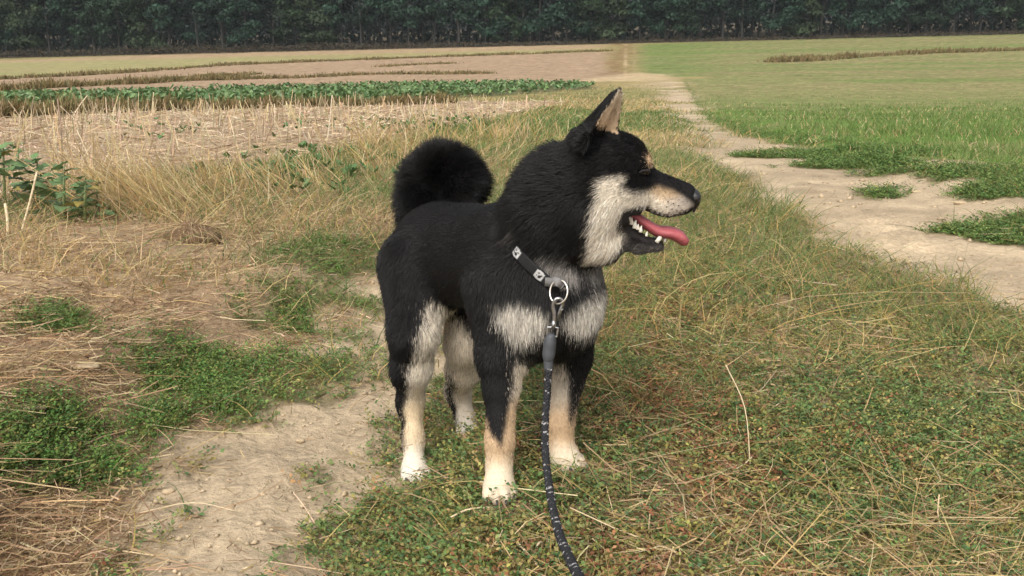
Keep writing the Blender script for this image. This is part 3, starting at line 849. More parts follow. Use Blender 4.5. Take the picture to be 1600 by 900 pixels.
def build_dog():
    S, ears = build_body_field()
    V, F = surface_nets(S.F, S.lo, S.h)
    # keep the largest connected piece only
    dog = empty('dog', (0, 1.5, 0))
    tag(dog, 'black and tan spitz dog with curled tail standing on a leash, panting', 'dog')
    me = bpy.data.meshes.new('body')
    body = mesh_np('body', V, F, None, None, None, smooth=True)
    nrm = np.zeros(len(V) * 3, np.float32); body.data.vertex_normals.foreach_get('vector', nrm); nrm = nrm.reshape(-1, 3)
    C, pid = coat(V, nrm, ears)
    at = body.data.attributes.new('tint', 'FLOAT_COLOR', 'POINT')
    c4 = np.ones((len(V), 4), np.float32); c4[:, :3] = C; at.data.foreach_set('color', c4.ravel())
    body.data.materials.append(tint_mat('coat_skin', .75, .15, noise=.15, scale=300))
    bind(body, dog)
    global TREE
    TREE = BVHTree.FromPolygons([Vector(v) for v in V], F.tolist())
    set_collar_plane()
    build_fur(V, F, nrm, pid, ears, dog)
    build_head_parts(dog)
    return dog, body

def bind(o, parent):
    o.parent = parent
    o.matrix_parent_inverse = Matrix.Translation(parent.location).inverted()

def hair_lie(root, n, pd, ears):
    N = len(root); px, py = pix(root)
    flow = np.tile(-HEAD * .8 + np.array([0, 0, -.45]), (N, 1)); length = np.full(N, .0105); lift = np.full(N, .20)
    # neck: backwards from the face and down
    m = pd == 7; flow[m] = np.array([-.75, .25, -.75]); length[m] = .0155; lift[m] = .36
    m = (pd == 7) & (py < 330); flow[m] = np.array([-.85, .35, -.1]); length[m] = .020; lift[m] = .6
    m = (pd == 0) & (n @ HEAD > .35) & (px > 770); flow[m] = np.array([0, -.2, -1]); length[m] = .014; lift[m] = .30
    for k in (1, 2, 3, 4):
        m = pd == k; flow[m] = np.array([0, 0, -1]); s = sstep(520, 640, py[m]); length[m] = .0125 + (.006 - .0125) * s; lift[m] = .26 - .08 * s
    m = np.isin(pd, (3,)) & (px < 625) & (py < 600); length[m] = .016; lift[m] = .45
    low = np.isin(pd, (1, 2, 3, 4)) & (py > np.where(pd == 4, 665, np.where(pd == 2, 700, 725))); length[low] = .0028
    # tail: outwards like a brush
    m = pd == 6; ctr = np.array(TAIL)[2:6].mean(0); flow[m] = unit(root[m] - ctr) + np.array([.15, 0, .1]); length[m] = .023; lift[m] = .85
    # head
    hx, hy = pix(np.stack([root[:, 0], np.full(N, YH), root[:, 2]], 1))
    m = pd == 5; flow[m] = np.array([-.9, 0, -.25]); length[m] = .008; lift[m] = .3
    f = sstep(985, 1040, hx); length[m] = (.008 * (1 - f) + .0042 * f)[m]
    m = (pd == 5) & (hx < 968) & (hy > 300); flow[m] = np.array([-.55, 0, -.85]); length[m] = .011; lift[m] = .36
    m = (pd == 5) & (hx < 930) & (hy < 300); length[m] = .012; lift[m] = .5
    for base, ea, en, ew, L, w0 in ears:
        q = root - base; s = q @ ea / L
        m = (s > .02) & (np.linalg.norm(q - np.clip(s, 0, 1)[:, None] * L * ea, axis=1) < .032); flow[m] = ea; length[m] = .006; lift[m] = .25
        m2 = m & ((n @ en) > .15); length[m2] = .0055; lift[m2] = .15
    return flow, length, lift

# how the hair lies: (part ids) -> lie direction, length, lift
def build_fur(V, F, nrm, pid, ears, dog):
    T = np.concatenate([F[:, [0, 1, 2]], F[:, [0, 2, 3]]])
    a, b, c = V[T[:, 0]], V[T[:, 1]], V[T[:, 2]]
    area = np.linalg.norm(np.cross(b - a, c - a), axis=1) * .5
    vp = pid[T[:, 0]]
    dens = np.ones(len(T)); dens[vp == 5] = 2.2; dens[vp == 6] = 1.5; dens[np.isin(vp, (1, 2, 3, 4))] = 1.35
    w = area * dens; cum = np.cumsum(w)
    N = 250000
    t = np.searchsorted(cum, rng.random(N) * cum[-1]); t = np.minimum(t, len(T) - 1)
    u, v = rng.random(N), rng.random(N); fl = u + v > 1; u[fl], v[fl] = 1 - u[fl], 1 - v[fl]
    root = a[t] + (b - a)[t] * u[:, None] + (c - a)[t] * v[:, None]
    n = unit(nrm[T[t, 0]] * (1 - u - v)[:, None] + nrm[T[t, 1]] * u[:, None] + nrm[T[t, 2]] * v[:, None])
    colr, pd = coat(root, n, ears, jit=3.0)
    px, py = pix(root)
    fl_, le_, li_ = hair_lie(V, nrm, pid, ears)
    par = np.concatenate([unit(fl_), le_[:, None], li_[:, None]], 1)
    e = np.concatenate([F[:, [0, 1]], F[:, [1, 2]], F[:, [2, 3]], F[:, [3, 0]]]); nv = len(V)
    deg = np.bincount(e[:, 0], minlength=nv) + np.bincount(e[:, 1], minlength=nv)
    soft = ((pid != 5) | (V[:, 0] < .12))[:, None]
    for _ in range(30):
        acc = np.stack([np.bincount(e[:, 0], par[e[:, 1], k], nv) + np.bincount(e[:, 1], par[e[:, 0], k], nv) for k in range(5)], 1)
        par = np.where(soft, .35 * par + .65 * acc / np.maximum(deg, 1)[:, None], par)
    par = par[T[t, 0]] * (1 - u - v)[:, None] + par[T[t, 1]] * u[:, None] + par[T[t, 2]] * v[:, None]
    flow, length, lift = par[:, :3], par[:, 3], par[:, 4]
    hx, hy = pix(np.stack([root[:, 0], np.full(N, YH), root[:, 2]], 1))
    # lips, nose leather, mouth lining: bare
    bare = (pd == 5) & ((hx > 1074) | (((hx - 1003) / 11) ** 2 + ((hy - 263.3) / 4.5) ** 2 < 1) | ((colr[:, 0] > colr[:, 1] * 2.2)) | (in_poly(hx, hy, [(966, 322), (988, 316), (1003, 319), (1024, 333), (1045, 339), (1082, 326), (1085, 345), (1040, 372), (1012, 375), (985, 362), (970, 345)], 2) > .5))
    keep = ~bare
    col_d = collar_distance(root); keep &= ~((np.abs(col_d) < .008) & (px > 800) & (px < 872) & (py > 360) & (py < 470))
    root, n, flow, length, lift, colr, pd = [q[keep] for q in (root, n, flow, length, lift, colr, pd)]
    N = len(root)
    tang = flow - n * np.sum(flow * n, 1)[:, None]
    tang = unit(tang + 1e-5)
    clump = np.stack([vnoise(root[:, 0] * 90 + root[:, 1] * 31, root[:, 2] * 90, 1), vnoise(root[:, 0] * 90, root[:, 2] * 90 + root[:, 1] * 47, 2), vnoise(root[:, 1] * 90, root[:, 2] * 90 + 9, 3)], 1)
    d0 = unit(tang * (1 - lift)[:, None] + n * (lift + .12)[:, None] + .09 * clump + .13 * rng.normal(size=(N, 3)))
    d1 = unit(tang * (1 - lift * .5)[:, None] + n * (lift * .55)[:, None] + .11 * clump + .12 * rng.normal(size=(N, 3)) + np.array([0, 0, -.08]))
    L = length * (.65 + .6 * rng.random(N))
    s = np.array([0, .3, .65, 1.0])
    pts = root[:, None] - n[:, None] * .001 + (d0[:, None] * (s - .5 * s ** 2)[None, :, None] + d1[:, None] * (.5 * s ** 2)[None, :, None]) * L[:, None, None] * 1.05
    hc = bpy.data.hair_curves.new('fur')
    hc.add_curves([4] * N)
    hc.attributes['position'].data.foreach_set('vector', pts.astype(np.float32).ravel())
    ra = hc.attributes.get('radius') or hc.attributes.new('radius', 'FLOAT', 'POINT')
    rr = (np.where(length < .009, .00024, .00030)[:, None] * np.array([1, .9, .65, .18])[None]).astype(np.float32)
    ra.data.foreach_set('value', rr.ravel())
    at = hc.attributes.new('tint', 'FLOAT_COLOR', 'CURVE')
    dk = np.where(colr[:, 0] < .05, .6, 1.0)
    val = 1 + .26 * dk * rng.normal(size=N) + .22 * dk * vnoise(root[:, 0] * 420 + root[:, 1] * 300, root[:, 2] * 60, 21)
    c4 = np.ones((N, 4), np.float32); c4[:, :3] = np.clip(colr * np.clip(val, .4, 1.9)[:, None], .004, .8)
    at.data.foreach_set('color', c4.ravel())
    o = bpy.data.objects.new('fur', hc); COL.objects.link(o)
    m, nt, out = new_mat('fur_hair')
    atn = nt.nodes.new('ShaderNodeAttribute'); atn.attribute_name = 'tint'
    p = nt.nodes.new('ShaderNodeBsdfPrincipled'); p.inputs['Roughness'].default_value = .45; p.inputs['Specular IOR Level'].default_value = .27
    nt.links.new(atn.outputs['Color'], p.inputs['Base Color']); nt.links.new(p.outputs[0], out.inputs['Surface'])
    hc.materials.append(m)
    bind(o, dog)

# ---- collar plane: a strap round the base of the neck
COL_C = P(853, 400, 1.442)
CAM_P = Vector((0, 0, CAM_H))
def on_dog(px, py):
    d = Vector(np.array(ray(px, py), float)).normalized()
    h = TREE.ray_cast(CAM_P, d)
    return np.array(h[0]) if h[0] is not None else P(px, py, 1.4)
def set_collar_plane():
    global COL_N, COL_O, COL_A, COL_B
    COL_A, COL_B = on_dog(800, 378), on_dog(868, 446)
    COL_N = unit(np.cross(COL_B - COL_A, P(812, 292, 1.53) - COL_A)); COL_N = COL_N * np.sign(COL_N @ np.array([.5, 0, .8]))
    COL_O = (COL_A + COL_B) / 2

def collar_distance(p):
    return (p - COL_O) @ COL_N

def ball(c, rad, ax=XYZ, nu=20, nv=12):
    u = np.linspace(0, 2 * np.pi, nu, endpoint=False); v = np.linspace(0, np.pi, nv)
    U, W = np.meshgrid(u, v, indexing='ij')
    q = np.stack([np.cos(U) * np.sin(W), np.sin(U) * np.sin(W), np.cos(W)], -1).reshape(-1, 3) * np.array(rad)
    i, j = np.meshgrid(np.arange(nu), np.arange(nv - 1), indexing='ij')
    f = np.stack([i * nv + j, i * nv + j + 1, ((i + 1) % nu) * nv + j + 1, ((i + 1) % nu) * nv + j], -1).reshape(-1, 4)
    return q @ ax + np.array(c), f

def build_head_parts(dog):
    # nose leather with nostrils
    S = Field(hp(1060, 345) - np.array([0, .03, 0]), hp(1110, 280) + np.array([0, .03, 0]), .0011)
    S.put(*f_ell(hp(1083, 306), (.0095, .0135, .0098)), .004)
    S.put(*f_ell(hp(1087, 314), (.006, .008, .0075)), .005)
    S.put(*f_cone(hp(1088, 318), hp(1084, 330), .0035, .002), .003)
    for s in (-1, 1):
        S.put(*f_ell(hp(1086, 308, s * .0085), (.0075, .0055, .0062)), .003)
        S.put(*f_ell(hp(1093, 309, s * .0085), (.0035, .0030, .0026)), .002, 'sub')
        S.put(*f_cone(hp(1092, 311, s * .0105), hp(1084, 314, s * .015), .0012, .001), .002, 'sub')
    v, f = surface_nets(S.F, S.lo, S.h)
    o = mesh_np('nose', v, f, flat_mat('nose_leather', (.018, .017, .018), .42, .45, noise=.3, scale=900, bump=.3), None, None, True); bind(o, dog)
    # half-closed eyes with lids
    em = flat_mat('eye', (.008, .006, .005), .12, .5); lm = flat_mat('eyelid', (.022, .02, .019), .45, .3)
    def skin(px, py, sg, lift=0.0):
        q = on_dog(px, py); d = abs(q[1] - YH) + lift
        return hp(px, py, sg * min(d, .045))
    for sg in (-1, 1):
        q = skin(1004, 263.5, sg, -.0042); v, f = ball(q, (.0070, .0060, .0056)); e = mesh_np('eye', v, f, em, None, None, True); bind(e, dog)
        up_l = [skin(993, 263, sg, .0002), skin(998, 261.2, sg, .0012), skin(1005, 261.4, sg, .0014), skin(1012, 264.5, sg, .0004)]
        v, f = tube(spline(up_l, 14), np.interp(np.linspace(0, 1, 14), [0, .3, .7, 1], [.0005, .0016, .0016, .0006]), 8); l = tri_fix('eyelid', v, f, lm); l.parent = e
        lo_l = [skin(993, 262.5, sg, .0002), skin(999, 265.9, sg, .0010), skin(1006, 266.8, sg, .0010), skin(1012, 264.5, sg, .0004)]
        v, f = tube(spline(lo_l, 14), np.interp(np.linspace(0, 1, 14), [0, .3, .7, 1], [.0005, .0013, .0013, .0006]), 8); l = tri_fix('eyelid', v, f, lm); l.parent = e
    # tongue: hollowed strip hanging out over the lower teeth
    path = spline([hp(972, 332), hp(990, 337), hp(1008, 349), hp(1028, 361), hp(1047, 364), hp(1062, 370), hp(1073, 382)], 40)
    wid = np.interp(np.linspace(0, 1, 40), [0, .3, .6, .85, .95, 1], [.015, .0160, .0185, .0185, .0145, .004])
    thk = np.interp(np.linspace(0, 1, 40), [0, .4, .8, .95, 1], [.0070, .0074, .0090, .0075, .0025])
    tan = unit(np.gradient(path, axis=0)); rows = []
    for i in range(40):
        nn = np.cross(tan[i], np.array([0, 1., 0])); nn = nn / np.linalg.norm(nn)
        if nn[2] < 0: nn = -nn
        a = np.linspace(0, 2 * np.pi, 24, endpoint=False)
        yy = np.cos(a) * wid[i]; tt = np.sin(a) * thk[i]
        tt = tt - np.where(np.sin(a) > 0, .0050 * np.exp(-(yy / .0045) ** 2) * min(1, thk[i] / .006), 0) + .25 * np.abs(yy) ** 1.5 * 2
        rows.append(path[i] + yy[:, None] * np.array([0, 1., 0]) + tt[:, None] * nn)
    v = np.concatenate(rows); ii, jj = np.meshgrid(np.arange(39), np.arange(24), indexing='ij'); j2 = (jj + 1) % 24
    f = np.stack([ii * 24 + jj, ii * 24 + j2, (ii + 1) * 24 + j2, (ii + 1) * 24 + jj], -1).reshape(-1, 4)
    o = mesh_np('tongue', v, f, flat_mat('tongue_flesh', (.33, .085, .095), .45, .35, noise=.14, scale=420, bump=.25, sss=.25), None, None, True); bind(o, dog)
    # teeth, both sides
    tm = flat_mat('tooth_enamel', (.74, .70, .60), .25, .5)
    def tooth(base, tip, r, flat=.7):
        base = np.array(base); tip = np.array(tip)
        pth = np.stack([base + (tip - base) * s for s in (0, .3, .6, .85, 1.0)]); pth[2] += np.array([-.0006, 0, 0])
        v, f = tube(pth, [r, r * .92, r * .66, r * .32, r * .05], 10)
        m = v.mean(0); v[:, 1] = m[1] + (v[:, 1] - m[1]) * flat
        o = tri_fix('tooth', v, f, tm); bind(o, dog)
    for s in (-1, 1):
        tooth(hp(1024, 376, s * .0115), hp(1039, 356, s * .0125), .0032)                    # lower canine
        for q, (x, y, r, hgt) in enumerate(((1007, 363, .0019, 6), (998, 357, .0027, 9), (989, 351, .0035, 12), (979, 343, .0046, 17))):
            tooth(hp(x, y + 2, s * .0190), hp(x + 2, y - hgt, s * .0190), r)
            if q > 1: tooth(hp(x + 4.5, y + 4, s * .0190), hp(x + 6, y - hgt * .45, s * .0190), r * .8)
        tooth(hp(1037, 377, s * .0055), hp(1041, 369, s * .0055), .0018); tooth(hp(1039, 378, s * .0018), hp(1043, 371, s * .0018), .0015)
    # whisker follicles: rows of dark dots
    dm = flat_mat('whisker_root', (.07, .058, .05), .6)
    for s in (-1, 1):
        for (x, y) in ((1040, 311), (1048, 314), (1056, 317), (1038, 319), (1046, 322), (1054, 325), (1062, 324), (1042, 328), (1050, 331), (1059, 332)):
            o_, d_ = hp(x, y, s * .06), np.array([0, -s * 1., 0])
            DOTS.append((o_, d_, dm, dog))
    # claws
    cm = flat_mat('claw_horn', (.05, .042, .036), .35, .4)
    for nm, toe in (('fore_right', (.10, -1, 0)), ('fore_left', (.75, -.66, 0)), ('hind_right', (.25, -.97, 0)), ('hind_left', (.35, -.94, 0))):
        c, r = LIMB[nm][-1]; d = unit(np.array(toe)); sd = np.array([-d[1], d[0], 0]) * -1; gz = -.002 if nm.startswith('fore') else -.078
        for o_, f_ in ((-.0185, .013), (-.0066, .025), (.0066, .025), (.0185, .013)):
            b = np.array([c[0], c[1], gz + .015]) + sd * o_ + d * (f_ + .009)
            v, f = tube(np.stack([b, b + d * .006 + np.array([0, 0, -.002]), b + d * .010 + np.array([0, 0, -.0065])]), [.0024, .0019, .0005], 8)
            o = tri_fix('claw', v, f, cm); bind(o, dog)
DOTS = []
dog, body = build_dog()

for o_, d_, dm_, dg_ in DOTS:
    hit = TREE.ray_cast(Vector(o_), Vector(d_), .2)
    if hit[0] is not None:
        v, f = ball(np.array(hit[0]) + np.array(hit[1]) * .0012, (.0009, .0009, .0009), nu=8, nv=6)
        q = mesh_np('whisker_root', v, f, dm_, None, None, True); bind(q, dg_)

# ================================================================== COLLAR AND LEASH
def build_collar():
    e1 = unit(COL_B - COL_A); e2 = np.cross(COL_N, e1)
    ctr = COL_C - COL_N * ((COL_C - COL_O) @ COL_N)
    pts = []
    for a in np.linspace(0, 2 * np.pi, 160, endpoint=False):
        d = np.cos(a) * e1 + np.sin(a) * e2
        hit = TREE.ray_cast(Vector(ctr + d * .2), Vector(-d), .2)
        r = np.linalg.norm(np.array(hit[0]) - ctr) if hit[0] is not None else .08
        pts.append(min(r, .115) + .0065)
    r = np.array(pts)
    for _ in range(12): r = (np.roll(r, 1) + r * 2 + np.roll(r, -1)) / 4
    A = np.linspace(0, 2 * np.pi, 160, endpoint=False)
    q0 = ctr + r[:, None] * (np.cos(A)[:, None] * e1 + np.sin(A)[:, None] * e2); qx, qy = pix(q0)
    hid = np.clip(sstep(808, 790, qx) + sstep(868, 888, qx) + sstep(ctr[1] + .02, ctr[1] + .04, q0[:, 1]), 0, 1)
    for _ in range(4): hid = (np.roll(hid, 1) + hid * 2 + np.roll(hid, -1)) / 4
    r = r - .013 * hid                                   # the strap sinks into the ruff
    ring = ctr + r[:, None] * (np.cos(A)[:, None] * e1 + np.sin(A)[:, None] * e2)
    n = 400
    idx = np.linspace(0, 160, n, endpoint=False); i0 = idx.astype(int); fr = (idx - i0)[:, None]
    path = ring[i0] * (1 - fr) + ring[(i0 + 1) % 160] * fr
    out = unit(path - ctr); m = 18; hw = .0086
    vv = np.linspace(-1, 1, m)
    outer = path[:, None] + COL_N * (vv * hw)[None, :, None] + out[:, None] * (.0016 * (1 - vv ** 6))[None, :, None]
    inner = path[:, None] + COL_N * (vv * hw)[None, ::-1, None] - out[:, None] * .001
    V = np.concatenate([outer, inner], 1).reshape(-1, 3); K = 2 * m
    i, j = np.meshgrid(np.arange(n), np.arange(K), indexing='ij')
    F = np.stack([i * K + j, ((i + 1) % n) * K + j, ((i + 1) % n) * K + (j + 1) % K, i * K + (j + 1) % K], -1).reshape(-1, 4)
    root = empty('collar', tuple(ring[0])); tag(root, 'black dog collar with white printed badges and a steel ring', 'collar')
    col = np.tile(np.array([.009, .009, .010]), (n * K, 1)).reshape(n, K, 3)
    arc = np.concatenate([[0], np.cumsum(np.linalg.norm(np.diff(path, axis=0), axis=1))]); tot = arc[-1]
    # badges: white shields printed along the strap, each with a dark dog-head mark
    px, py = pix(path)
    s_ref = []
    for bx, by in ((843, 430), (812, 391)):
        q = np.where(path[:, 1] < ctr[1] + .02, np.hypot(px - bx, py - by), 1e9); s_ref.append(arc[int(np.argmin(q))])
    step = abs(s_ref[0] - s_ref[1]); step = max(step, .03)
    marks = [s_ref[0] + k * step for k in range(-6, 8)]
    for s0 in marks:
        ds = ((arc - s0 + tot / 2) % tot - tot / 2)[:, None] / hw; w = np.broadcast_to(vv[None, :], (n, m))
        sh = (np.abs(ds) < .78) & (np.abs(w) < .86 - .25 * np.abs(ds)) 
        dk = ((ds - .12) ** 2 + (w + .22) ** 2 < .085) | ((ds + .18) ** 2 / .03 + (w - .28) ** 2 / .02 < 1) | ((ds - .38) ** 2 / .02 + (w - .22) ** 2 / .03 < 1) | (((ds + .36) ** 2 + (w + .2) ** 2) < .018)
        blk = col[:, :m]; blk[sh & ~dk] = (.42, .42, .41); col[:, :m] = blk
    o = mesh_np('strap', V, F, tint_mat('collar_webbing', .6, .3, noise=.2, scale=1500, bump=.4), None, col.reshape(-1, 3), True); bind(o, root)
    steel = flat_mat('steel', (.62, .58, .52), .28, .5, 1.0)
    # the big steel ring hanging at the throat, and the fabric loop that holds it
    c = P(873, 456, 1.318); R = .0130
    a = np.linspace(0, 2 * np.pi, 49)[:-1]
    up = unit(P(874, 438, 1.322) - P(872, 474, 1.312)); rt = unit(np.array([.86, -.5, 0])); rt = unit(rt - up * (rt @ up))
    pth = c + R * 1.22 * np.sin(a)[:, None] * up + R * np.cos(a)[:, None] * rt
    v, f = ring_tube(pth, .0013, 10); o = mesh_np('ring', v, f, steel, None, None, True); bind(o, root)
    lp = spline([P(851, 440, 1.352), P(862, 441, 1.333), P(871, 440, 1.322), P(880, 446, 1.328)], 14)
    v, f = strap_along(lp, .006, .0018, np.array([.1, -.3, .95])); o = tri_fix('ring_loop', v, f, flat_mat('loop_webbing', (.17, .165, .16), .7, .2, noise=.2, scale=900)); bind(o, root)
    return steel

def ring_tube(pth, r, k):
    n = len(pth); c = pth.mean(0); tg = unit(np.roll(pth, -1, 0) - np.roll(pth, 1, 0)); o = unit(pth - c); b = np.cross(tg, o)
    a = np.linspace(0, 2 * np.pi, k, endpoint=False)
    v = (pth[:, None] + r * (np.cos(a)[None, :, None] * o[:, None] + np.sin(a)[None, :, None] * b[:, None])).reshape(-1, 3)
    i, j = np.meshgrid(np.arange(n), np.arange(k), indexing='ij')
    f = np.stack([i * k + j, i * k + (j + 1) % k, ((i + 1) % n) * k + (j + 1) % k, ((i + 1) % n) * k + j], -1).reshape(-1, 4)
    return v, f

def strap_along(pth, hw, th, side):
    tg = unit(np.gradient(pth, axis=0)); s = unit(side - tg * (tg @ side)[:, None]); nn = np.cross(tg, s)
    v = np.stack([pth - s * hw - nn * th, pth + s * hw - nn * th, pth + s * hw + nn * th, pth - s * hw + nn * th], 1).reshape(-1, 3)
    n = len(pth); i, j = np.meshgrid(np.arange(n - 1), np.arange(4), indexing='ij'); j2 = (j + 1) % 4
    f = np.stack([i * 4 + j, i * 4 + j2, (i + 1) * 4 + j2, (i + 1) * 4 + j], -1).reshape(-1, 4)
    return v, np.concatenate([f, [[0, 1, 2, 3], [4 * n - 1, 4 * n - 2, 4 * n - 3, 4 * n - 4]]])

STEEL = build_collar()

def build_leash(steel):
    root = empty('leash', tuple(P(858, 580, 1.31))); tag(root, 'dark braided rope leash with white flecks and a steel snap hook', 'leash')
    Y0 = 1.313
    dull = flat_mat('zinc', (.36, .36, .36), .38, .5, 1.0, noise=.15, scale=400)
    # snap hook: curved gate hook, neck, swivel frame
    hook = spline([P(866, 503, Y0), P(866, 490, Y0), P(864, 478, Y0), P(868, 468, Y0 - .001), P(876, 467, Y0 - .001), P(879, 475, Y0), P(875, 485, Y0), P(872, 492, Y0)], 40)
    v, f = tube(hook, np.interp(np.linspace(0, 1, 40), [0, .3, .8, 1], [.0030, .0026, .0022, .0015]), 10); hook_o = tri_fix('snap_hook', v, f, dull); bind(hook_o, root)
    gate = np.stack([P(870, 500, Y0), P(875, 488, Y0), P(878, 478, Y0)]); v, f = tube(gate, [.0019, .0016, .0013], 8); o = tri_fix('hook_gate', v, f, dull); o.parent = hook_o
    v, f = tube(np.stack([P(880, 482, Y0), P(876, 486, Y0 - .001)]), [.0012, .0014], 8); o = tri_fix('thumb_stud', v, f, dull); o.parent = hook_o
    v, f = tube(np.stack([P(866, 500, Y0), P(865, 508, Y0), P(864, 514, Y0)]), [.0028, .0034, .0028], 12); o = tri_fix('swivel', v, f, dull); bind(o, root)
    fr = np.stack([P(856, 511, Y0), P(872, 512, Y0), P(870, 526, Y0), P(855, 526, Y0), P(856, 511, Y0)])
    fr = np.concatenate([np.linspace(fr[i], fr[i + 1], 7)[:-1] for i in range(4)])
    v, f = ring_tube(fr, .0017, 8); o = mesh_np('swivel_frame', v, f, dull, None, None, True); bind(o, root)
    # rubber sleeve over the stitched end of the rope
    sl = spline([P(862, 521, Y0), P(860, 532, Y0), P(858, 548, Y0), P(857, 560, Y0 - .001), P(857, 566, Y0 - .001), P(857, 580, Y0 - .003)], 40)
    t = np.linspace(0, 1, 40)
    rad = np.interp(t, [0, .06, .25, .5, .66, .70, .74, .97, 1], [.0035, .0065, .0086, .0088, .0070, .0064, .0068, .0063, .0052])
    v, f = tube(sl, rad, 18); o = tri_fix('rubber_sleeve', v, f, flat_mat('rubber', (.052, .056, .062), .55, .4, noise=.12, scale=300, bump=.15)); bind(o, root)
    # rope: braided sheath, plaited of eight strands, with light flecks woven in
    key = np.array([P(857, 577, 1.308), P(855, 615, 1.295), P(852, 660, 1.27), P(852, 705, 1.235), P(856, 745, 1.18), P(863, 790, 1.10), P(874, 835, 1.01), P(888, 868, .93), P(905, 902, .84), P(940, 960, .70), P(1010, 1060, .55), P(1100, 1140, .45)])
    n = 900
    path = spline(key, 4000); arc = np.concatenate([[0], np.cumsum(np.linalg.norm(np.diff(path, axis=0), axis=1))])
    path = np.stack([np.interp(np.linspace(0, arc[-1], n), arc, path[:, k]) for k in range(3)], 1); s = np.linspace(0, arc[-1], n)
    tg = unit(np.gradient(path, axis=0)); nn = unit(np.cross(tg, np.array([0, 1., 0.2]))); bb = np.cross(tg, nn)
    R, pitch = .0034, .018
    VV, FF, CC, off = [], [], [], 0
    for sg in (-1, 1):
        for q in range(4):
            ph = sg * 2 * np.pi * s / pitch + q * np.pi / 2 + (.3 if sg > 0 else 0)
            wob = .0007 * np.cos(4 * np.pi * s / pitch * 2 + q * np.pi) * sg
            ctr = path + (R + wob)[:, None] * (np.cos(ph)[:, None] * nn + np.sin(ph)[:, None] * bb)
            v, f = tube(ctr, .0015, 5, cap=False)
            c = np.tile(np.array([.020, .020, .022]), (n, 1)); c[:] *= (1 + .25 * vnoise(s * 900, s * 0 + q, q))[:, None]
            fle = (np.mod(s + .0022 * q, .0150) < .0024) & (q < 2 if sg > 0 else q < 2)
            c[fle] = (.30, .29, .285)
            VV.append(v); FF.append(f + off); CC.append(np.repeat(c, 5, 0)); off += len(v)
    v, f = tube(path, .0032, 8, cap=False); VV.append(v); FF.append(f + off); CC.append(np.tile([.014, .014, .015], (len(v), 1)))
    o = mesh_np('rope', np.concatenate(VV), np.concatenate(FF), tint_mat('rope_fibre', .7, .25, noise=.2, scale=1200), None, np.concatenate(CC), True); bind(o, root)
build_leash(STEEL)

# ================================================================== VEGETATION
M_WEED = leaf_mat('weed_leaf', .22, .55, .22)
M_GRASS = leaf_mat('grass_blade', .28, .55, .2)
M_STRAW = leaf_mat('straw', .15, .6, .25)
M_BEET = leaf_mat('beet_leaf', .2, .4, .35)

def pal(cols, n, jit=.14, r=None):
    r = r or rng
    c = np.array(cols)[r.integers(0, len(cols), n)]
    return np.clip(c * (1 + jit * r.normal(size=(n, 1))) * (1 + .05 * r.normal(size=(n, 3))), .01, .85)

def scatter(n, u0, u1, y0, y1):
    """roots spread so that density falls with distance squared"""
    u = rng.uniform(u0, u1, n); L = rng.uniform(math.log(y0), math.log(y1), n)
    y = np.exp(L)
    return u * y, y

def on_ground(x, y, dz=0.0):
    return np.stack([x, y, ground_z(x, y) + dz], 1)

def flatdir(n, tilt=.1):
    a = rng.uniform(0, 2 * np.pi, n)
    return np.stack([np.cos(a), np.sin(a), tilt * rng.normal(size=n)], 1)

GREEN = [(.098, .168, .052), (.127, .195, .06), (.16, .21, .068), (.083, .142, .055), (.205, .23, .085)]
YELLOW = [(.27, .235, .07), (.23, .225, .065), (.32, .25, .10)]
RUST = [(.27, .125, .06), (.22, .10, .05), (.33, .18, .085)]
STRAW = [(.47, .355, .195), (.40, .285, .15), (.56, .445, .27), (.34, .235, .125), (.50, .37, .18)]
OCHRE = [(.46, .33, .13), (.40, .27, .10), (.52, .40, .19)]
GRASS = [(.105, .17, .05), (.14, .195, .06), (.185, .215, .08), (.09, .145, .045)]

def kites(root, d, up, L, W, col):
    d = unit(d); side = unit(np.cross(d, up)); nn = np.cross(side, d)
    m = root + d * (L * .5)[:, None]
    v = np.stack([root, m + side * (W * .5)[:, None] + nn * (W * .15)[:, None], root + d * L[:, None] - nn * (L * .12)[:, None], m - side * (W * .5)[:, None] + nn * (W * .15)[:, None]], 1).reshape(-1, 3)
    f = np.arange(len(v)).reshape(-1, 4)
    return v, f, np.repeat(col, 4, 0)

def sprigs(G_, x, y, col, k=8, ln=.035, ll=.0085, lw=.0042, rise=.5, hmax=None):
    """creeping stems of small-leaved ground weeds"""
    n = len(x)
    if n == 0: return
    a = rng.uniform(0, 2 * np.pi, n); out = np.stack([np.cos(a), np.sin(a), np.zeros(n)], 1)
    L = ln * rng.uniform(.5, 1.4, n); up = rise * rng.uniform(.2, 1.5, n)
    root = on_ground(x, y, .001)
    for i in range(k):
        s = (i + .7) / k
        p = root + out * (L * s)[:, None] + np.array([0, 0, 1.]) * (L * up * (s - .35 * s * s) + .002)[:, None]
        b = a + (1 if i % 2 else -1) * rng.uniform(.5, 1.4, n)
        d = np.stack([np.cos(b), np.sin(b), rng.uniform(.0, .9, n)], 1)
        upv = unit(np.stack([.5 * rng.normal(size=n), .5 * rng.normal(size=n), np.ones(n)], 1))
        sc = rng.uniform(.65, 1.3, n) * (1.05 - .35 * s)
        G_.add(*kites(p, d, upv, ll * sc, lw * sc * rng.uniform(.8, 1.3, n), np.clip(col * (1 + .16 * rng.normal(size=(n, 1))), .01, .8)))
    v, f, c = ribbons(root, out + np.array([0, 0, .01]) + up[:, None] * np.array([0, 0, .8]), L, np.full(n, .0011), col * .8 + np.array([.05, .02, .0]), 1)
    G_.add(v, f, c)

def side_of_left_rut(x, y):
    s, _ = rut(RUT_L, x, y); return s

def ridge_mask(x, y, M):
    s = side_of_left_rut(x, y)
    return (1 - M['left_bare']) * (1 - M['right_bare']) * (1 - M['stubble']) * (1 - M['crop']) * (s > -.3)

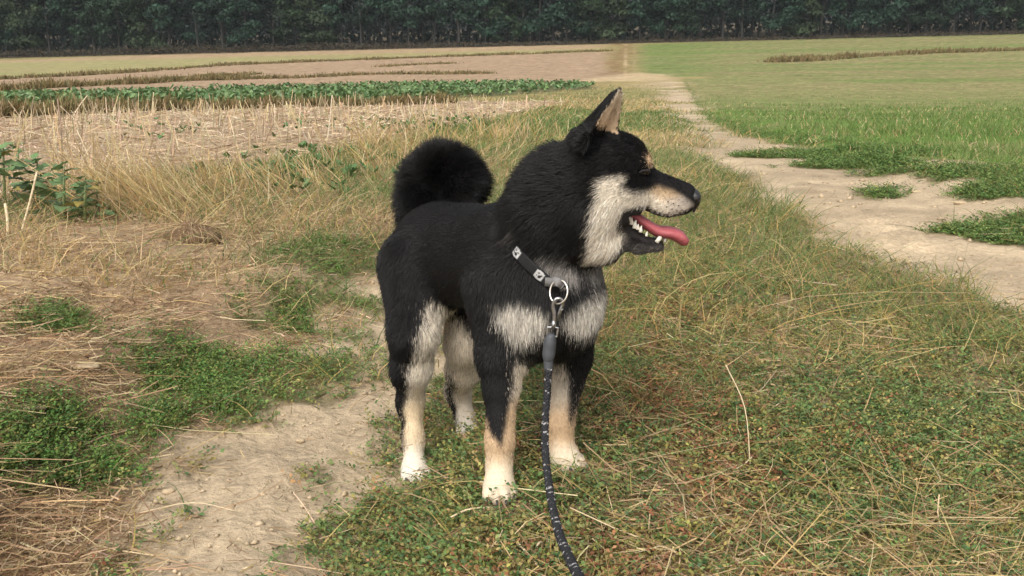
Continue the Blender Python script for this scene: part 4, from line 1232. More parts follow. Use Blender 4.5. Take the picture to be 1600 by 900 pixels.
# ---- 1. ground weeds on the middle strip
def weeds_strip():
    g = Geo()
    x, y = scatter(74000, -.65, .74, .95, 4.2)
    M = masks(x, y); dry, rust = dry_rust(x, y)
    n1 = fbm(x * 6, y * 6, 3, 80)
    prob = ridge_mask(x, y, M) * np.clip(1.02 - .72 * dry + .35 * n1, .06, 1) * np.where(y > 2.6, .55, 1)
    for nm, toe in (('fore_right', (.10, -1)), ('fore_left', (.75, -.66)), ('hind_right', (.25, -.97)), ('hind_left', (.35, -.94))):
        c0 = LIMB[nm][-1][0]; dd = np.hypot(x - c0[0] - toe[0] * .028, y - c0[1] - toe[1] * .028); prob = prob * np.where(dd < .046, .10, 1)     # trodden down round the paws
    k = rng.random(len(x)) < prob; x, y, dry, rust, n1 = x[k], y[k], dry[k], rust[k], n1[k]
    n = len(x)
    c = pal(GREEN, n); yl = rng.random(n) < .20 + .45 * dry * (n1 > -.15); c[yl] = pal(YELLOW, yl.sum())
    rs = rng.random(n) < np.clip(rust * .95 * sstep(-.25, .25, n1), 0, .85); c[rs] = pal(RUST, rs.sum())
    sprigs(g, x, y, c, 7, .036, .0092, .0049, .75)
    o = g.build('ground_weeds', M_WEED); tag(o, 'mat of small-leaved green and rusty weeds on the middle strip', 'weeds', kind='stuff')
weeds_strip()

# ---- 2. distinct weed patches on the left verge
PL = {'p1': 'large bright green weed patch left of the dog beside the rut', 'p2': 'dark green weed patch at the left picture edge',
      'p3': 'thin straggle of green weeds at the bottom left of the rut', 'p4': 'small green weed patch on dry straw above the large patch',
      'p5': 'green grass patch left of the dog at hip height', 'p6': 'sparse grassy tuft on dry soil at far left',
      'p7': 'narrow green weed fringe above the sandy spot behind the dog', 'p8': 'flat green weeds on the sand behind the dog'}
def weed_patches():
    for k, lab in PL.items():
        R = RG[k]; lo, hi = R.lo - .05, R.hi + .05
        ar = (hi[0] - lo[0]) * (hi[1] - lo[1])
        n = int(np.clip(ar * 85000, 1500, 17000))
        L = rng.uniform(lo[1], hi[1], n); u = rng.uniform(lo[0], hi[0], n); y = np.exp(L); x = u * y
        m = R.mask(x, y, .03, .06, 40, 22)
        if k == 'p1': m = m * np.clip(sstep(-.20, -.31, x / y) + .14, 0, 1)
        if k in ('p5', 'p7', 'p8', 'p4'): m = m * .5
        kk = rng.random(n) < m * np.clip(.75 + .6 * fbm(x * 9, y * 9, 2, 85), 0, 1); x, y = x[kk], y[kk]; n = len(x)
        g = Geo(); c = pal(GREEN, n) * np.array([.84, 1.0, .74])
        yl = rng.random(n) < .08; c[yl] = pal(YELLOW, yl.sum())
        big = k in ('p1', 'p2')
        sprigs(g, x, y, c, 8, .045 if big else .035, .0085, .0045, 1.2 if big else .9)
        q = rng.random(n) < (.9 if k in ('p5', 'p6', 'p7') else .25); xx, yy = x[q], y[q]; m_ = len(xx)
        d = np.stack([.5 * rng.normal(size=m_), .5 * rng.normal(size=m_), np.ones(m_)], 1)
        g.add(*ribbons(on_ground(xx, yy), d, rng.uniform(.02, .06, m_), rng.uniform(.0015, .003, m_), pal(GRASS, m_), 2, bend=.5 * rng.normal(size=(m_, 3)) * np.array([1, 1, .3])))
        o = g.build('weed_patch', M_WEED); tag(o, lab, 'weeds', group='weed patches on the verge', kind='stuff')
    for i, lab in ((1, 'long green weed island lying across the right rut'), (2, 'ragged weed clump in the right rut at the picture edge'), (3, 'tiny weed tuft alone in the right rut'), (6, 'weed strip at the right picture edge above the ragged clump'), (4, 'thin weed tongue reaching into the far right rut'), (5, 'low weed streak along the upper edge of the right rut')):
        R = RG['island_%d' % i]; lo, hi = R.lo - .04, R.hi + .04
        n = 9000 if i != 3 else 2500
        L = rng.uniform(lo[1], hi[1], n); u = rng.uniform(lo[0], hi[0], n); y = np.exp(L); x = u * y
        kk = rng.random(n) < R.mask(x, y, .014, .03, 10 + i, 24) * (1 if i != 2 else .5); x, y = x[kk], y[kk]
        g = Geo(); sprigs(g, x, y, pal(GREEN, len(x)) * np.array([.95, 1.05, .9]), 6, .065, .015, .0075, .55)
        o = g.build('weed_patch', M_WEED); tag(o, lab, 'weeds', group='weed patches on the verge', kind='stuff')
weed_patches()

# ---- 3. straw litter lying about
def straw_litter():
    g = Geo()
    x, y = scatter(108000, -.80, .76, .95, 5.2)
    M = masks(x, y); dry, rust = dry_rust(x, y); s = side_of_left_rut(x, y)
    left = (s < -.3)
    nz = fbm(x * 5, y * 5, 3, 90)
    pr = np.where(left, np.clip(.75 + .9 * nz, .08, 1), .48 * np.clip(1.1 * dry ** 1.6 + .3 * nz, .05, 1))
    bare = np.clip(M['left_bare'] + M['right_bare'], 0, 1)
    pr = np.where(left, pr, np.clip(pr + .7 * rust * sstep(-.25, .25, nz), 0, 1))
    pr = pr * (1 - .965 * bare) * (1 - M['crop']) * (1 - .6 * M['patch'])
    k = rng.random(len(x)) < pr * .8; x, y, left, rust = x[k], y[k], left[k], rust[k]; n = len(x)
    L = np.where(left, rng.gamma(2.2, .020, n), rng.gamma(2.0, .022, n)) + .012
    c = pal(STRAW, n, .18); rb = rng.random(n) < .3 * left + .8 * rust; c[rb] = pal([(.30, .19, .10), (.25, .15, .08), (.36, .24, .14)], rb.sum())
    d = flatdir(n, .16); bd = np.where(left, .5, .3)[:, None] * rng.normal(size=(n, 3)) * np.array([1, 1, .2])
    g.add(*ribbons(on_ground(x, y, .004 + .012 * rng.random(n) ** 2), d, L, rng.uniform(.0010, .0026, n), c, 2, bend=bd, taper=.7))
    # dead brown leaves and curled stems of the left verge
    x, y = scatter(74000, -.80, .05, 1.0, 4.2); M = masks(x, y); s = side_of_left_rut(x, y)
    k = rng.random(len(x)) < (s < -.3) * (1 - M['left_bare']) * (1 - .7 * M['patch']) * np.clip(.38 + 1.1 * fbm(x * 6, y * 6, 3, 91), .06, 1); x, y = x[k], y[k]; n = len(x)
    g.add(*ribbons(on_ground(x, y, .003 + .02 * rng.random(n) ** 2), flatdir(n, .35), rng.gamma(2.0, .009, n) + .006, rng.uniform(.0012, .0036, n), pal([(.34, .23, .13), (.27, .175, .095), (.42, .305, .18), (.48, .365, .22), (.22, .14, .08)], n, .15), 2, bend=.8 * rng.normal(size=(n, 3)) * np.array([1, 1, .4]), taper=.5))
    # crumbs of chaff and twigs on the sand
    x, y = scatter(9000, -.6, .64, 1.0, 7); M = masks(x, y)
    bare = np.clip(M['left_bare'] + M['right_bare'], 0, 1); k = rng.random(len(x)) < bare * .55; x, y = x[k], y[k]; n = len(x)
    g.add(*ribbons(on_ground(x, y, .003), flatdir(n, .06), rng.gamma(1.6, .012, n) + .004, rng.uniform(.0007, .0018, n), pal([(.30, .215, .12), (.40, .30, .18), (.22, .15, .08)], n), 2, bend=.2 * rng.normal(size=(n, 3)) * np.array([1, 1, .05]), taper=.6))
    o = g.build('straw_litter', M_STRAW); tag(o, 'loose dry straw and chaff strewn over the soil', 'straw', kind='stuff')
straw_litter()

# ---- 4. standing grass, dry and green, near the camera
def standing_grass():
    g = Geo()
    # green fine blades among the weeds
    x, y = scatter(68000, -.55, .74, .95, 5.5); M = masks(x, y); dry, rust = dry_rust(x, y); nz = fbm(x * 3.5, y * 3.5, 3, 95)
    k = rng.random(len(x)) < ridge_mask(x, y, M) * np.clip(.22 + .5 * nz + .6 * sstep(1.5, 2.4, y) - .25 * dry, .03, 1); x, y, dry = x[k], y[k], dry[k]; n = len(x)
    L = rng.uniform(.025, .075, n) * (1 + .9 * sstep(1.6, 2.6, y)); d = np.stack([.55 * rng.normal(size=n), .55 * rng.normal(size=n), np.ones(n)], 1)
    c = pal(GRASS, n); yl = rng.random(n) < .25 + .5 * dry; c[yl] = pal(OCHRE + YELLOW, yl.sum())
    g.add(*ribbons(on_ground(x, y), d, L, rng.uniform(.0016, .0032, n), c, 3, bend=.6 * rng.normal(size=(n, 3)) * np.array([1, 1, .25]) + np.array([0, 0, -.25])))
    # dry bent stems
    x, y = scatter(16000, -.3, .66, 1.05, 5); M = masks(x, y); dry, rust = dry_rust(x, y); nz = fbm(x * 2.6, y * 2.6, 3, 97)
    near_rut = np.interp(y, RUT_R[:, 0], RUT_R[:, 1])
    k = rng.random(len(x)) < ridge_mask(x, y, M) * np.clip(.9 * dry ** 1.5 + .5 * nz, 0, 1) * sstep(.12, .35, x + .25 * (y - 1.4)) * .75; x, y = x[k], y[k]; n = len(x)
    d = np.stack([.8 * rng.normal(size=n), .8 * rng.normal(size=n), rng.uniform(.25, 1.2, n)], 1)
    g.add(*ribbons(on_ground(x, y), d, np.clip(rng.gamma(3, .024, n) + .02, 0, .2) * (.8 + .5 * sstep(1.7, 2.2, y)), rng.uniform(.0010, .0020, n), pal(STRAW + OCHRE, n), 4, bend=.7 * rng.normal(size=(n, 3)) * np.array([1, 1, .4]) + np.array([0, 0, -.3]), taper=.5))
    o = g.build('grass', M_GRASS); tag(o, 'thin green and dry grass standing on the middle strip', 'grass', kind='stuff')
    # farther along the strip and the left verge
    g = Geo()
    x, y = scatter(105000, -.80, .30, 2.5, 48); M = masks(x, y); dry, rust = dry_rust(x, y); s = side_of_left_rut(x, y)
    verge = (1 - M['stubble']) * (1 - M['crop']) * (1 - M['beet']) * (1 - M['right_bare']) * (1 - M['harvested']) * (1 - M['left_bare'])
    keep = verge * np.where((s < -.3) & (y < 3.3), .10 + .5 * (fbm(x * 4, y * 4, 2, 99) > .15), 1) * np.where((s > -.3) & (y < 4), .4, 1)
    k = rng.random(len(x)) < keep; x, y, dry, s = x[k], y[k], dry[k], s[k]; n = len(x)
    nz = fbm(x * 2, y * 1.4, 3, 98)
    dr = rng.random(n) < np.clip(dry * .85 + .5 * nz - .12, .03, .95)
    c = pal(GRASS, n); c[dr] = pal(OCHRE + STRAW, dr.sum())
    L = np.where(dr, rng.uniform(.05, .16, n), rng.uniform(.05, .12, n)) * np.where((s < -.3), .85, np.where(y > 5, .55, .8)) * np.clip(1.15 - .12 * (y < 3), .5, 2)
    lean = np.stack([.45 * rng.normal(size=n) + .25, .45 * rng.normal(size=n) - .15, np.ones(n)], 1)
    g.add(*ribbons(on_ground(x, y), lean, L, rng.uniform(.0018, .0032, n) * np.clip(y / 3.2, 1, 7), c, 2, bend=.45 * rng.normal(size=(n, 3)) * np.array([1, 1, .3]) + np.array([0, 0, -.18]), taper=.2))
    o = g.build('grass', M_GRASS); tag(o, 'taller dry and green verge grass left of and along the track', 'grass', kind='stuff')
standing_grass()

# ---- 5. young crop on the right
def crop_field():
    g = Geo()
    x, y = scatter(140000, .12, .95, 2.6, 46); M = masks(x, y); a, b = qs(x, y)
    nz = fbm(a * 7, b * 16, 3, 66); fade = sstep(48, 10, y)
    k = rng.random(len(x)) < M['crop'] * np.clip(.22 + .95 * nz + .35 * fade, .03, 1) * (.35 + .60 * fade); x, y = x[k], y[k]; n = len(x)
    c = pal([(.115, .19, .045), (.14, .21, .055), (.17, .22, .07), (.10, .165, .042)], n, .12); yl = rng.random(n) < .10; c[yl] = pal(STRAW, yl.sum())
    d = np.stack([.4 * rng.normal(size=n), .4 * rng.normal(size=n), np.ones(n)], 1)
    g.add(*ribbons(on_ground(x, y), d, rng.uniform(.025, .07, n), rng.uniform(.002, .0032, n) * np.clip(y / 3, 1, 6), c, 2, bend=.4 * rng.normal(size=(n, 3)) * np.array([1, 1, .3])))
    o = g.build('crop', M_GRASS); tag(o, 'thin bright green seedling crop covering the right field', 'crop', kind='stuff')
    # tufts and straw bits speckling the fields farther off
    x, y = scatter(60000, .115, .62, 9, 150); M = masks(x, y); a, b = qs(x, y); k = rng.random(len(x)) < np.clip(M['crop'] + M['far_right'], 0, 1) * .8; x, y, a, b = x[k], y[k], a[k], b[k]; n = len(x)
    c = pal([(.30, .235, .12), (.36, .28, .15), (.22, .18, .085)], n); gg = rng.random(n) < np.clip(.45 + .9 * fbm(a * 3, b * 24, 3, 67) + .3 * sstep(60, 20, y), .1, .9); c[gg] = pal([(.12, .18, .045), (.16, .20, .06), (.10, .145, .04)], gg.sum())
    g.add(*ribbons(on_ground(x, y), np.stack([.6 * rng.normal(size=n), .5 * rng.normal(size=n), np.ones(n)], 1), rng.uniform(.02, .07, n) * np.clip(y / 30, 1, 2), rng.uniform(.0008, .0016, n) * y, c, 1))
    # darker creeping weeds along its edge
    g = Geo(); ed = np.array([G(*p) for p in [(1070, 128), (1085, 152), (1115, 188), (1165, 207), (1240, 225), (1300, 240), (1350, 246), (1390, 248), (1450, 248)]])
    t = rng.random(6500) * (len(ed) - 1); i = t.astype(int); f = (t - i)[:, None]; p = ed[i] * (1 - f) + ed[np.minimum(i + 1, len(ed) - 1)] * f
    y = p[:, 1] * np.exp(.045 * rng.normal(size=len(p)) + .03); x = p[:, 0] * y / p[:, 1] + .06 * rng.normal(size=len(p))
    kk = fbm(x * 3, y * 3, 2, 101) > -.25; x, y = x[kk], y[kk]
    sprigs(g, x, y, pal(GREEN, len(x)) * np.array([.9, 1.02, .85]), 6, .07, .016, .008, .4)
    o = g.build('edge_weeds', M_WEED); tag(o, 'dark green weed fringe between the crop and the right rut', 'weeds', kind='stuff')
crop_field()

# ---- 6. stubble
def stubble():
    g = Geo()
    x, y = scatter(7200, -.9, .12, 3.6, 34); M = masks(x, y)
    st = M['stubble']; fr = np.clip(st + sstep(.5, .0, np.abs(RG['stubble'].sd(x, y)) / .12), 0, 1) * (y < 14) * (x < -.02 * y)
    k = rng.random(len(x)) < np.maximum(st, .5 * fr) * .8; x, y = x[k], y[k]; n = len(x)
    d = np.stack([.20 * rng.normal(size=n) + .03, .2 * rng.normal(size=n), np.ones(n)], 1); w = rng.random(n) < .14; d[w, 0] += .8 * rng.normal(size=w.sum())
    g.add(*ribbons(on_ground(x, y, -.01), d, np.clip(rng.gamma(5, .030, n), .04, .32), rng.uniform(.004, .0080, n) * np.clip(y / 7, .8, 3), pal([(.46, .365, .23), (.54, .45, .31), (.39, .295, .18), (.48, .365, .205)], n, .12), 3, bend=.08 * rng.normal(size=(n, 3)), taper=.8))
    o = g.build('stubble', M_STRAW); tag(o, 'pale cut stalks standing in the stubble field', 'stubble', kind='stuff')
    g = Geo(); x, y = scatter(26000, -.75, .1, 3.4, 34); M = masks(x, y); k = rng.random(len(x)) < M['stubble'] * .9; x, y = x[k], y[k]; n = len(x)
    g.add(*ribbons(on_ground(x, y, .008 + .01 * rng.random(n)), flatdir(n, .18), rng.gamma(2.2, .05, n) + .02, rng.uniform(.003, .007, n) * np.clip(y / 7, .8, 3), pal([(.52, .41, .27), (.44, .33, .21), (.36, .26, .16), (.60, .50, .35), (.30, .21, .13)], n, .15), 2, bend=.12 * rng.normal(size=(n, 3)) * np.array([1, 1, .1]), taper=.7))
    o = g.build('straw_litter', M_STRAW); tag(o, 'chopped straw lying thick between the stubble stalks', 'straw', kind='stuff')
    # weeds sprouting through the far stubble
    g = Geo()
    for px, py, w, cnt in ((270, 207, 90, 18), (465, 203, 40, 12), (640, 197, 70, 40), (700, 192, 80, 50), (600, 205, 70, 26), (520, 250, 120, 20), (430, 275, 130, 18), (330, 280, 70, 10), (560, 268, 120, 16), (480, 300, 120, 12)):
        for _ in range(cnt):
            p = G(px + rng.normal() * w * .5, py + rng.normal() * 8); n = 5
            a = rng.uniform(0, 6.28, n); d = np.stack([np.cos(a), np.sin(a), rng.uniform(.5, 1.6, n)], 1)
            g.add(*leaves(np.tile(p, (n, 1)) + np.array([0, 0, .03]), d, np.tile([0, 0, 1.], (n, 1)) + .3 * rng.normal(size=(n, 3)), rng.uniform(.025, .06, n), rng.uniform(.012, .028, n), pal([(.11, .18, .07), (.08, .15, .05), (.10, .17, .06)], n)))
    o = g.build('sprouting_weeds', M_WEED); tag(o, 'low leafy weeds sprouting through the edge of the stubble', 'weeds', kind='stuff')
    # long ochre grass leaning over at the stubble edge
    g = Geo()
    for px, py, sp, cnt, lx, ln in ((230, 330, 40, 200, .75, .30), (280, 335, 35, 170, .6, .26), (170, 330, 25, 60, .1, .36), (400, 305, 60, 120, .45, .22), (480, 290, 60, 100, .4, .2), (560, 270, 50, 100, .2, .18), (330, 300, 60, 90, .35, .24), (600, 240, 40, 160, .1, .24), (780, 215, 50, 180, .1, .2), (640, 225, 40, 120, .1, .22), (60, 300, 50, 40, .1, .35)):
        for _ in range(1):
            pp = np.array([G(px + rng.normal() * sp, py + rng.normal() * 7) for _ in range(cnt // 4)]); pp = np.repeat(pp, 4, 0); n = len(pp)
            pp[:, :2] += .03 * rng.normal(size=(n, 2)); pp = on_ground(pp[:, 0], pp[:, 1])
            d = np.stack([-lx + .35 * rng.normal(size=n), .35 * rng.normal(size=n), np.ones(n)], 1)
            g.add(*ribbons(pp, d, ln * rng.uniform(.6, 1.25, n), rng.uniform(.0022, .0042, n) * np.clip(pp[:, 1] / 4, 1, 3), pal(OCHRE + STRAW, n), 4, bend=np.stack([.15 * rng.normal(size=n), .15 * rng.normal(size=n), -.15 * np.ones(n)], 1), taper=.35))
    o = g.build('grass', M_GRASS); tag(o, 'long ochre grass leaning at the edge of the stubble', 'grass', kind='stuff')
stubble()

# ---- 7. beet strip, balks and far grass
def beets():
    g = Geo(); n = 60000
    lo, hi = RG['beet'].lo, RG['beet'].hi
    u = rng.uniform(max(lo[0], -.8), hi[0], n); L = rng.uniform(lo[1], hi[1], n); y = np.exp(L); x = u * y
    k = (RG['beet'].mask(x, y, .006, .012, 50, 20) > .5) & (fbm(x * .7, y * .5, 3, 55) > -.32); x, y = x[k], y[k]; n = len(x)
    x = np.round(x / .45) * .45 * .25 + x * .75
    a = rng.uniform(0, 6.28, n); d = np.stack([np.cos(a), np.sin(a), rng.uniform(.3, 1.4, n)], 1)
    p = on_ground(x, y, .02 + .13 * rng.random(n))
    c = pal([(.10, .17, .062), (.125, .20, .072), (.15, .225, .09), (.085, .145, .055)], n, .15)
    g.add(*leaves(p, d, np.stack([.4 * rng.normal(size=n), .4 * rng.normal(size=n), np.ones(n)], 1), rng.uniform(.12, .24, n), rng.uniform(.08, .14, n), c, .3))
    o = g.build('beet_crop', M_BEET); tag(o, 'strip of leafy dark green beet crop', 'crop', kind='stuff')
beets()

BALKS = [ # line on the ground, height, label, colours
 ([(-400, 135), (0, 124), (180, 114), (350, 102), (530, 95), (700, 88.5), (860, 83), (942, 80)], .27, 'long brown grass balk below the yellow green field strip', 5200),
 ([(-400, 152), (0, 141), (100, 136), (200, 131), (300, 126), (380, 123)], .32, 'brown grass balk nearest the beet strip on the left', 3200),
 ([(380, 124), (450, 122), (540, 118), (620, 116), (700, 115.5), (760, 115)], .24, 'thin broken brown balk crossing the pale harvested field', 900),
 ([(318, 120), (350, 118), (400, 116)], .24, 'short brown weed line in the pale harvested field', 300),
 ([(600, 104), (650, 101), (702, 99)], .2, 'shortest far weed line in the pale harvested field', 220),
 ([(1212, 97), (1270, 94), (1350, 88), (1450, 83), (1600, 78), (1900, 66)], .4, 'dark grass balk crossing the far right field', 3200),
 ([(-500, 205), (-200, 192), (0, 184), (100, 180), (200, 176), (350, 171), (480, 167), (560, 165), (700, 161)], .24, 'brown dry grass fringe in front of the beet strip', 6500)]
def balks():
    for line, h, lab, n in BALKS:
        n = n * 3 if n < 6000 else n * 2
        w = np.array([G(*p) for p in line]); t = rng.random(n) * (len(w) - 1); i = t.astype(int); f = (t - i)[:, None]
        p = w[i] * (1 - f) + w[i + 1] * f
        wd = .006 * p[:, 1]
        x = p[:, 0] + wd * rng.normal(size=n); y = p[:, 1] * (1 + .006 * rng.normal(size=n))
        tuft = fbm(t * 9, t * 0 + h * 7, 3, 7); k = tuft > -.45; x, y, tuft = x[k], y[k], tuft[k]; m = len(x)
        d = np.stack([.35 * rng.normal(size=m), .3 * rng.normal(size=m), np.ones(m)], 1)
        g = Geo(); c = pal([(.15, .11, .05), (.12, .095, .042), (.19, .14, .065), (.11, .10, .04)], m)
        g.add(*ribbons(on_ground(x, y), d, h * rng.uniform(.5, .95, m) * np.clip(.9 + .7 * tuft, .3, 1.6), rng.uniform(.6, 1.3, m) * y * .0017, c, 2, bend=.3 * rng.normal(size=(m, 3)), taper=.2, tipcol=c * 1.45))
        o = g.build('balk_grass', M_GRASS); tag(o, lab, 'grass', group='grass balks between the fields', kind='stuff')
balks()

# ---- 8. broad-leaved plants at the left edge
def leaf_mesh(k):
    r = np.random.default_rng(100 + k)
    nl, nw = 7, 5; s = np.linspace(0, 1, nl); w = np.linspace(-1, 1, nw)
    prof = np.sin(np.pi * np.clip(s, .0, 1) ** .75) ** .8 * (.42 + .06 * r.normal()) + .01
    S, W = np.meshgrid(s, w, indexing='ij')
    x = W * prof[:, None] * (1 + .12 * np.sin(S * 19 + k))
    z = .22 * np.abs(W) * prof[:, None] - .35 * S ** 2 + .035 * np.sin(S * 15 + W * 4 + k)
    v = np.stack([x, S, z], -1).reshape(-1, 3)
    i, j = np.meshgrid(np.arange(nl - 1), np.arange(nw - 1), indexing='ij')
    f = np.stack([i * nw + j, i * nw + j + 1, (i + 1) * nw + j + 1, (i + 1) * nw + j], -1).reshape(-1, 4)
    me = bpy.data.meshes.new('leaf'); me.from_pydata(v.tolist(), [], f.tolist()); me.polygons.foreach_set('use_smooth', [True] * len(f))
    return me
def broad_leaf_mat(name, col):
    m, nt, out = new_mat(name)
    p = nt.nodes.new('ShaderNodeBsdfPrincipled'); p.inputs['Roughness'].default_value = .42; p.inputs['Specular IOR Level'].default_value = .35
    t = nt.nodes.new('ShaderNodeBsdfTranslucent'); mx = nt.nodes.new('ShaderNodeMixShader'); mx.inputs[0].default_value = .18
    tc = nt.nodes.new('ShaderNodeTexCoord'); nz = nt.nodes.new('ShaderNodeTexNoise'); nz.inputs['Scale'].default_value = 6; nz.inputs['Detail'].default_value = 4
    nt.links.new(tc.outputs['Object'], nz.inputs['Vector'])
    cr = nt.nodes.new('ShaderNodeValToRGB'); cr.color_ramp.elements[0].position = .3; cr.color_ramp.elements[1].position = .7
    cr.color_ramp.elements[0].color = (*[q * .75 for q in col], 1); cr.color_ramp.elements[1].color = (*[min(q * 1.3, .8) for q in col], 1)
    nt.links.new(nz.outputs['Fac'], cr.inputs[0]); nt.links.new(cr.outputs[0], p.inputs['Base Color']); nt.links.new(cr.outputs[0], t.inputs['Color'])
    nt.links.new(p.outputs[0], mx.inputs[1]); nt.links.new(t.outputs[0], mx.inputs[2]); nt.links.new(mx.outputs[0], out.inputs['Surface'])
    return m
def broad_plants():
    mats = [broad_leaf_mat('broad_leaf_green', (.15, .235, .095)), broad_leaf_mat('broad_leaf_dark', (.11, .185, .075)), broad_leaf_mat('broad_leaf_yellow', (.26, .21, .06))]
    meshes = []
    for k in range(9):
        me = leaf_mesh(k % 3); me.materials.append(mats[k // 3]); meshes.append(me)
    sm = flat_mat('plant_stem', (.16, .20, .08), .5)
    spots = [((8, 328), .24, 22, 'tallest broad-leaved weed at the left picture edge'), ((58, 322), .19, 18, 'broad-leaved weed between two tall pale stalks at far left'),
             ((100, 345), .20, 18, 'broad-leaved weed behind the straw with large dark leaves'), ((132, 352), .17, 14, 'low broad-leaved weed with a yellowing leaf nearest the ochre grass'),
             ((28, 275), .17, 14, 'broad-leaved weed farthest back at the left picture edge'), ((150, 335), .13, 9, 'smallest broad-leaved weed beside the leaning ochre grass')]
    for (px, py), h, n, lab in spots:
        n = int(n * 1.5)
        b = G(px, py); e = empty('broadleaf_weed', tuple(b)); tag(e, lab, 'weed', group='broad-leaved weeds at the stubble edge')
        v, f = tube(np.stack([b + np.array([0, 0, -.02]), b + np.array([.01, 0, h * .5]), b + np.array([.015, .01, h * .92])]), [.006, .0045, .002], 8)
        o = tri_fix('stem', v, f, sm); bind(o, e)
        for i in range(n):
            t = (i + .5) / n; a = i * 2.4 + rng.normal() * .3
            mi = int(rng.integers(0, 3)) + (3 if rng.random() < .45 else 0)
            if rng.random() < (.25 if 'yellow' in lab else .04): mi = 6
            lf = bpy.data.objects.new('leaf', meshes[mi]); COL.objects.link(lf); lf.parent = e
            sc = h * rng.uniform(.20, .36) * (1.2 - .45 * t)
            rd = h * rng.uniform(.05, .38) * (1.1 - t); lf.location = (-math.sin(a) * rd, math.cos(a) * rd, h * (.12 + .8 * t)); lf.scale = (sc, sc, sc)
            lf.rotation_euler = (rng.uniform(.15, .9) * (.5 + t * .6), rng.normal() * .25, a)
broad_plants()

# ---- 9. single dry stalks one can pick out, clods and the dug-up tuft
def single_stalks():
    sm = [flat_mat('dry_stalk_pale', (.55, .44, .28), .6, .2, noise=.2, scale=120), flat_mat('dry_stalk_tan', (.42, .30, .17), .6, .2, noise=.2, scale=120)]
    lying = [((680, 832), (728, 815), (770, 802), .0032, 'thick dry stalk lying left of the leash near the bottom'),
        ((812, 836), (850, 826), (892, 817), .0030, 'pale stalk lying under the leash in front of the paws'),
        ((790, 852), (812, 872), (846, 902), .0040, 'thick pale stalk at the bottom edge left of the leash'),
        ((868, 836), (876, 848), (884, 858), .0032, 'short pale stalk end touching the leash near the bottom'),
        ((834, 878), (842, 868), (850, 860), .0034, 'shortest cut stalk end left of the leash bottom'),
        ((1012, 858), (1050, 880), (1096, 905), .0034, 'straight pale stalk at the bottom right of the leash'),
        ((1132, 612), (1152, 660), (1172, 738), .0020, 'white thin upright-leaning stalk in the weeds right of the dog'),
        ((1085, 742), (1112, 760), (1118, 830), .0022, 'hooked tan stem curling over the rusty weeds'),
        ((1282, 708), (1290, 745), (1298, 800), .0020, 'thin straw above the middle of the right foreground'),
        ((1352, 838), (1372, 850), (1392, 842), .0028, 'pale stalk low on the right foreground'),
        ((1200, 650), (1222, 640), (1254, 620), .0022, 'short straw lying among dark weeds right of the dog'),
        ((130, 662), (170, 650), (232, 668), .0022, 'tan stalk across the dry soil between the green patches'),
        ((470, 500), (520, 500), (590, 508), .0016, 'thin straw on the sand left of the dog'),
        ((545, 646), (566, 634), (602, 612), .0022, 'thin twig on the sand beside the hind leg'),
        ((205, 812), (300, 800), (370, 806), .0020, 'long thin stem lying across the sandy rut'),
        ((20, 880), (70, 862), (130, 850), .0030, 'brown stalk at the bottom left corner')]
    for i, (a, m, b, r, lab) in enumerate(lying):
        q = [G(*a), G(*m), G(*b)]; q[0][2] += r + .006; q[1][2] += r + .014; q[2][2] += r + .006
        if 'upright' in lab: q[0] = q[2] + np.array([-.03, .07, .14]); q[1] = q[2] * .5 + q[0] * .5 + np.array([.01, 0, .012])
        v, f = tube(spline(q, 9), np.linspace(r, r * .75, 9) * .5 * (1 + .1 * np.sin(np.arange(9) * 2.1)), 7)
        o = tri_fix('dry_stalk', v, f, sm[i % 2]); tag(o, lab, 'stalk', group='dry stalks lying on the weeds')
    up = [((30, 368), (58, 268), .0042, 'thickest pale broken stalk leaning at the left picture edge'), ((12, 372), (8, 318), .0055, 'split pale stubble stump at the far left corner of the weeds'),
        ((142, 290), (170, 240), .003, 'ochre stem standing right of the broad-leaved weeds'), ((205, 282), (198, 232), .004, 'pale stubble stalk in front of the leaning ochre grass'),
        ((105, 292), (108, 246), .003, 'short pale stalk behind the broad-leaved weeds')]
    for i, (a, b, r, lab) in enumerate(up):
        p = G(*a); t = P(b[0], b[1], p[1] + .03); v, f = tube(spline([p + np.array([0, 0, -.01]), p * .5 + t * .5 + np.array([.004, 0, 0]), t], 8), np.linspace(r, r * .8, 8), 8)
        o = tri_fix('dry_stalk', v, f, sm[0]); tag(o, lab, 'stalk', group='dry stalks standing at the stubble edge')
    cm = flat_mat('clod_soil', (.42, .325, .21), .95, .1, noise=.22, scale=90, bump=.6)
    for (px, py, w, h, lab) in ((128, 572, .035, .007, 'flat pale soil clod left of the large weed patch'), (40, 640, .03, .007, 'pale soil clod above the dark weed patch'), (262, 770, .011, .005, 'small crumb of soil in the sandy rut'),
        (470, 690, .008, .004, 'smallest soil crumb in the middle of the sandy rut'), (1500, 318, .03, .009, 'pale soil clod between weed islands in the right rut'), (1430, 300, .03, .008, 'flat sandy clod just left of the long weed island')):
        b = G(px, py); v, f = ball((0, 0, 0), (w, w * .7, h), nu=18, nv=10); nn = unit(v)
        v = v * (1 + .5 * fbm(nn[:, 0] * 2.9 + px, nn[:, 1] * 2.3 + nn[:, 2] * 2, 3, 4))[:, None]; v = v + b + np.array([0, 0, h * .35])
        o = mesh_np('soil_clod', v, f, cm, None, None, True); tag(o, lab, 'clod', group='clods of soil')
    # torn-up grass tuft with dark roots
    b = G(302, 378); e = empty('uprooted_tuft', tuple(b)); tag(e, 'torn-up dry grass tuft with dark earth on the verge', 'tuft')
    v, f = ball((0, 0, 0), (.085, .06, .045), nu=26, nv=14); nn = unit(v); v = v * (1 + .35 * fbm(nn[:, 0] * 3, nn[:, 1] * 3 + nn[:, 2] * 3, 3, 8))[:, None]
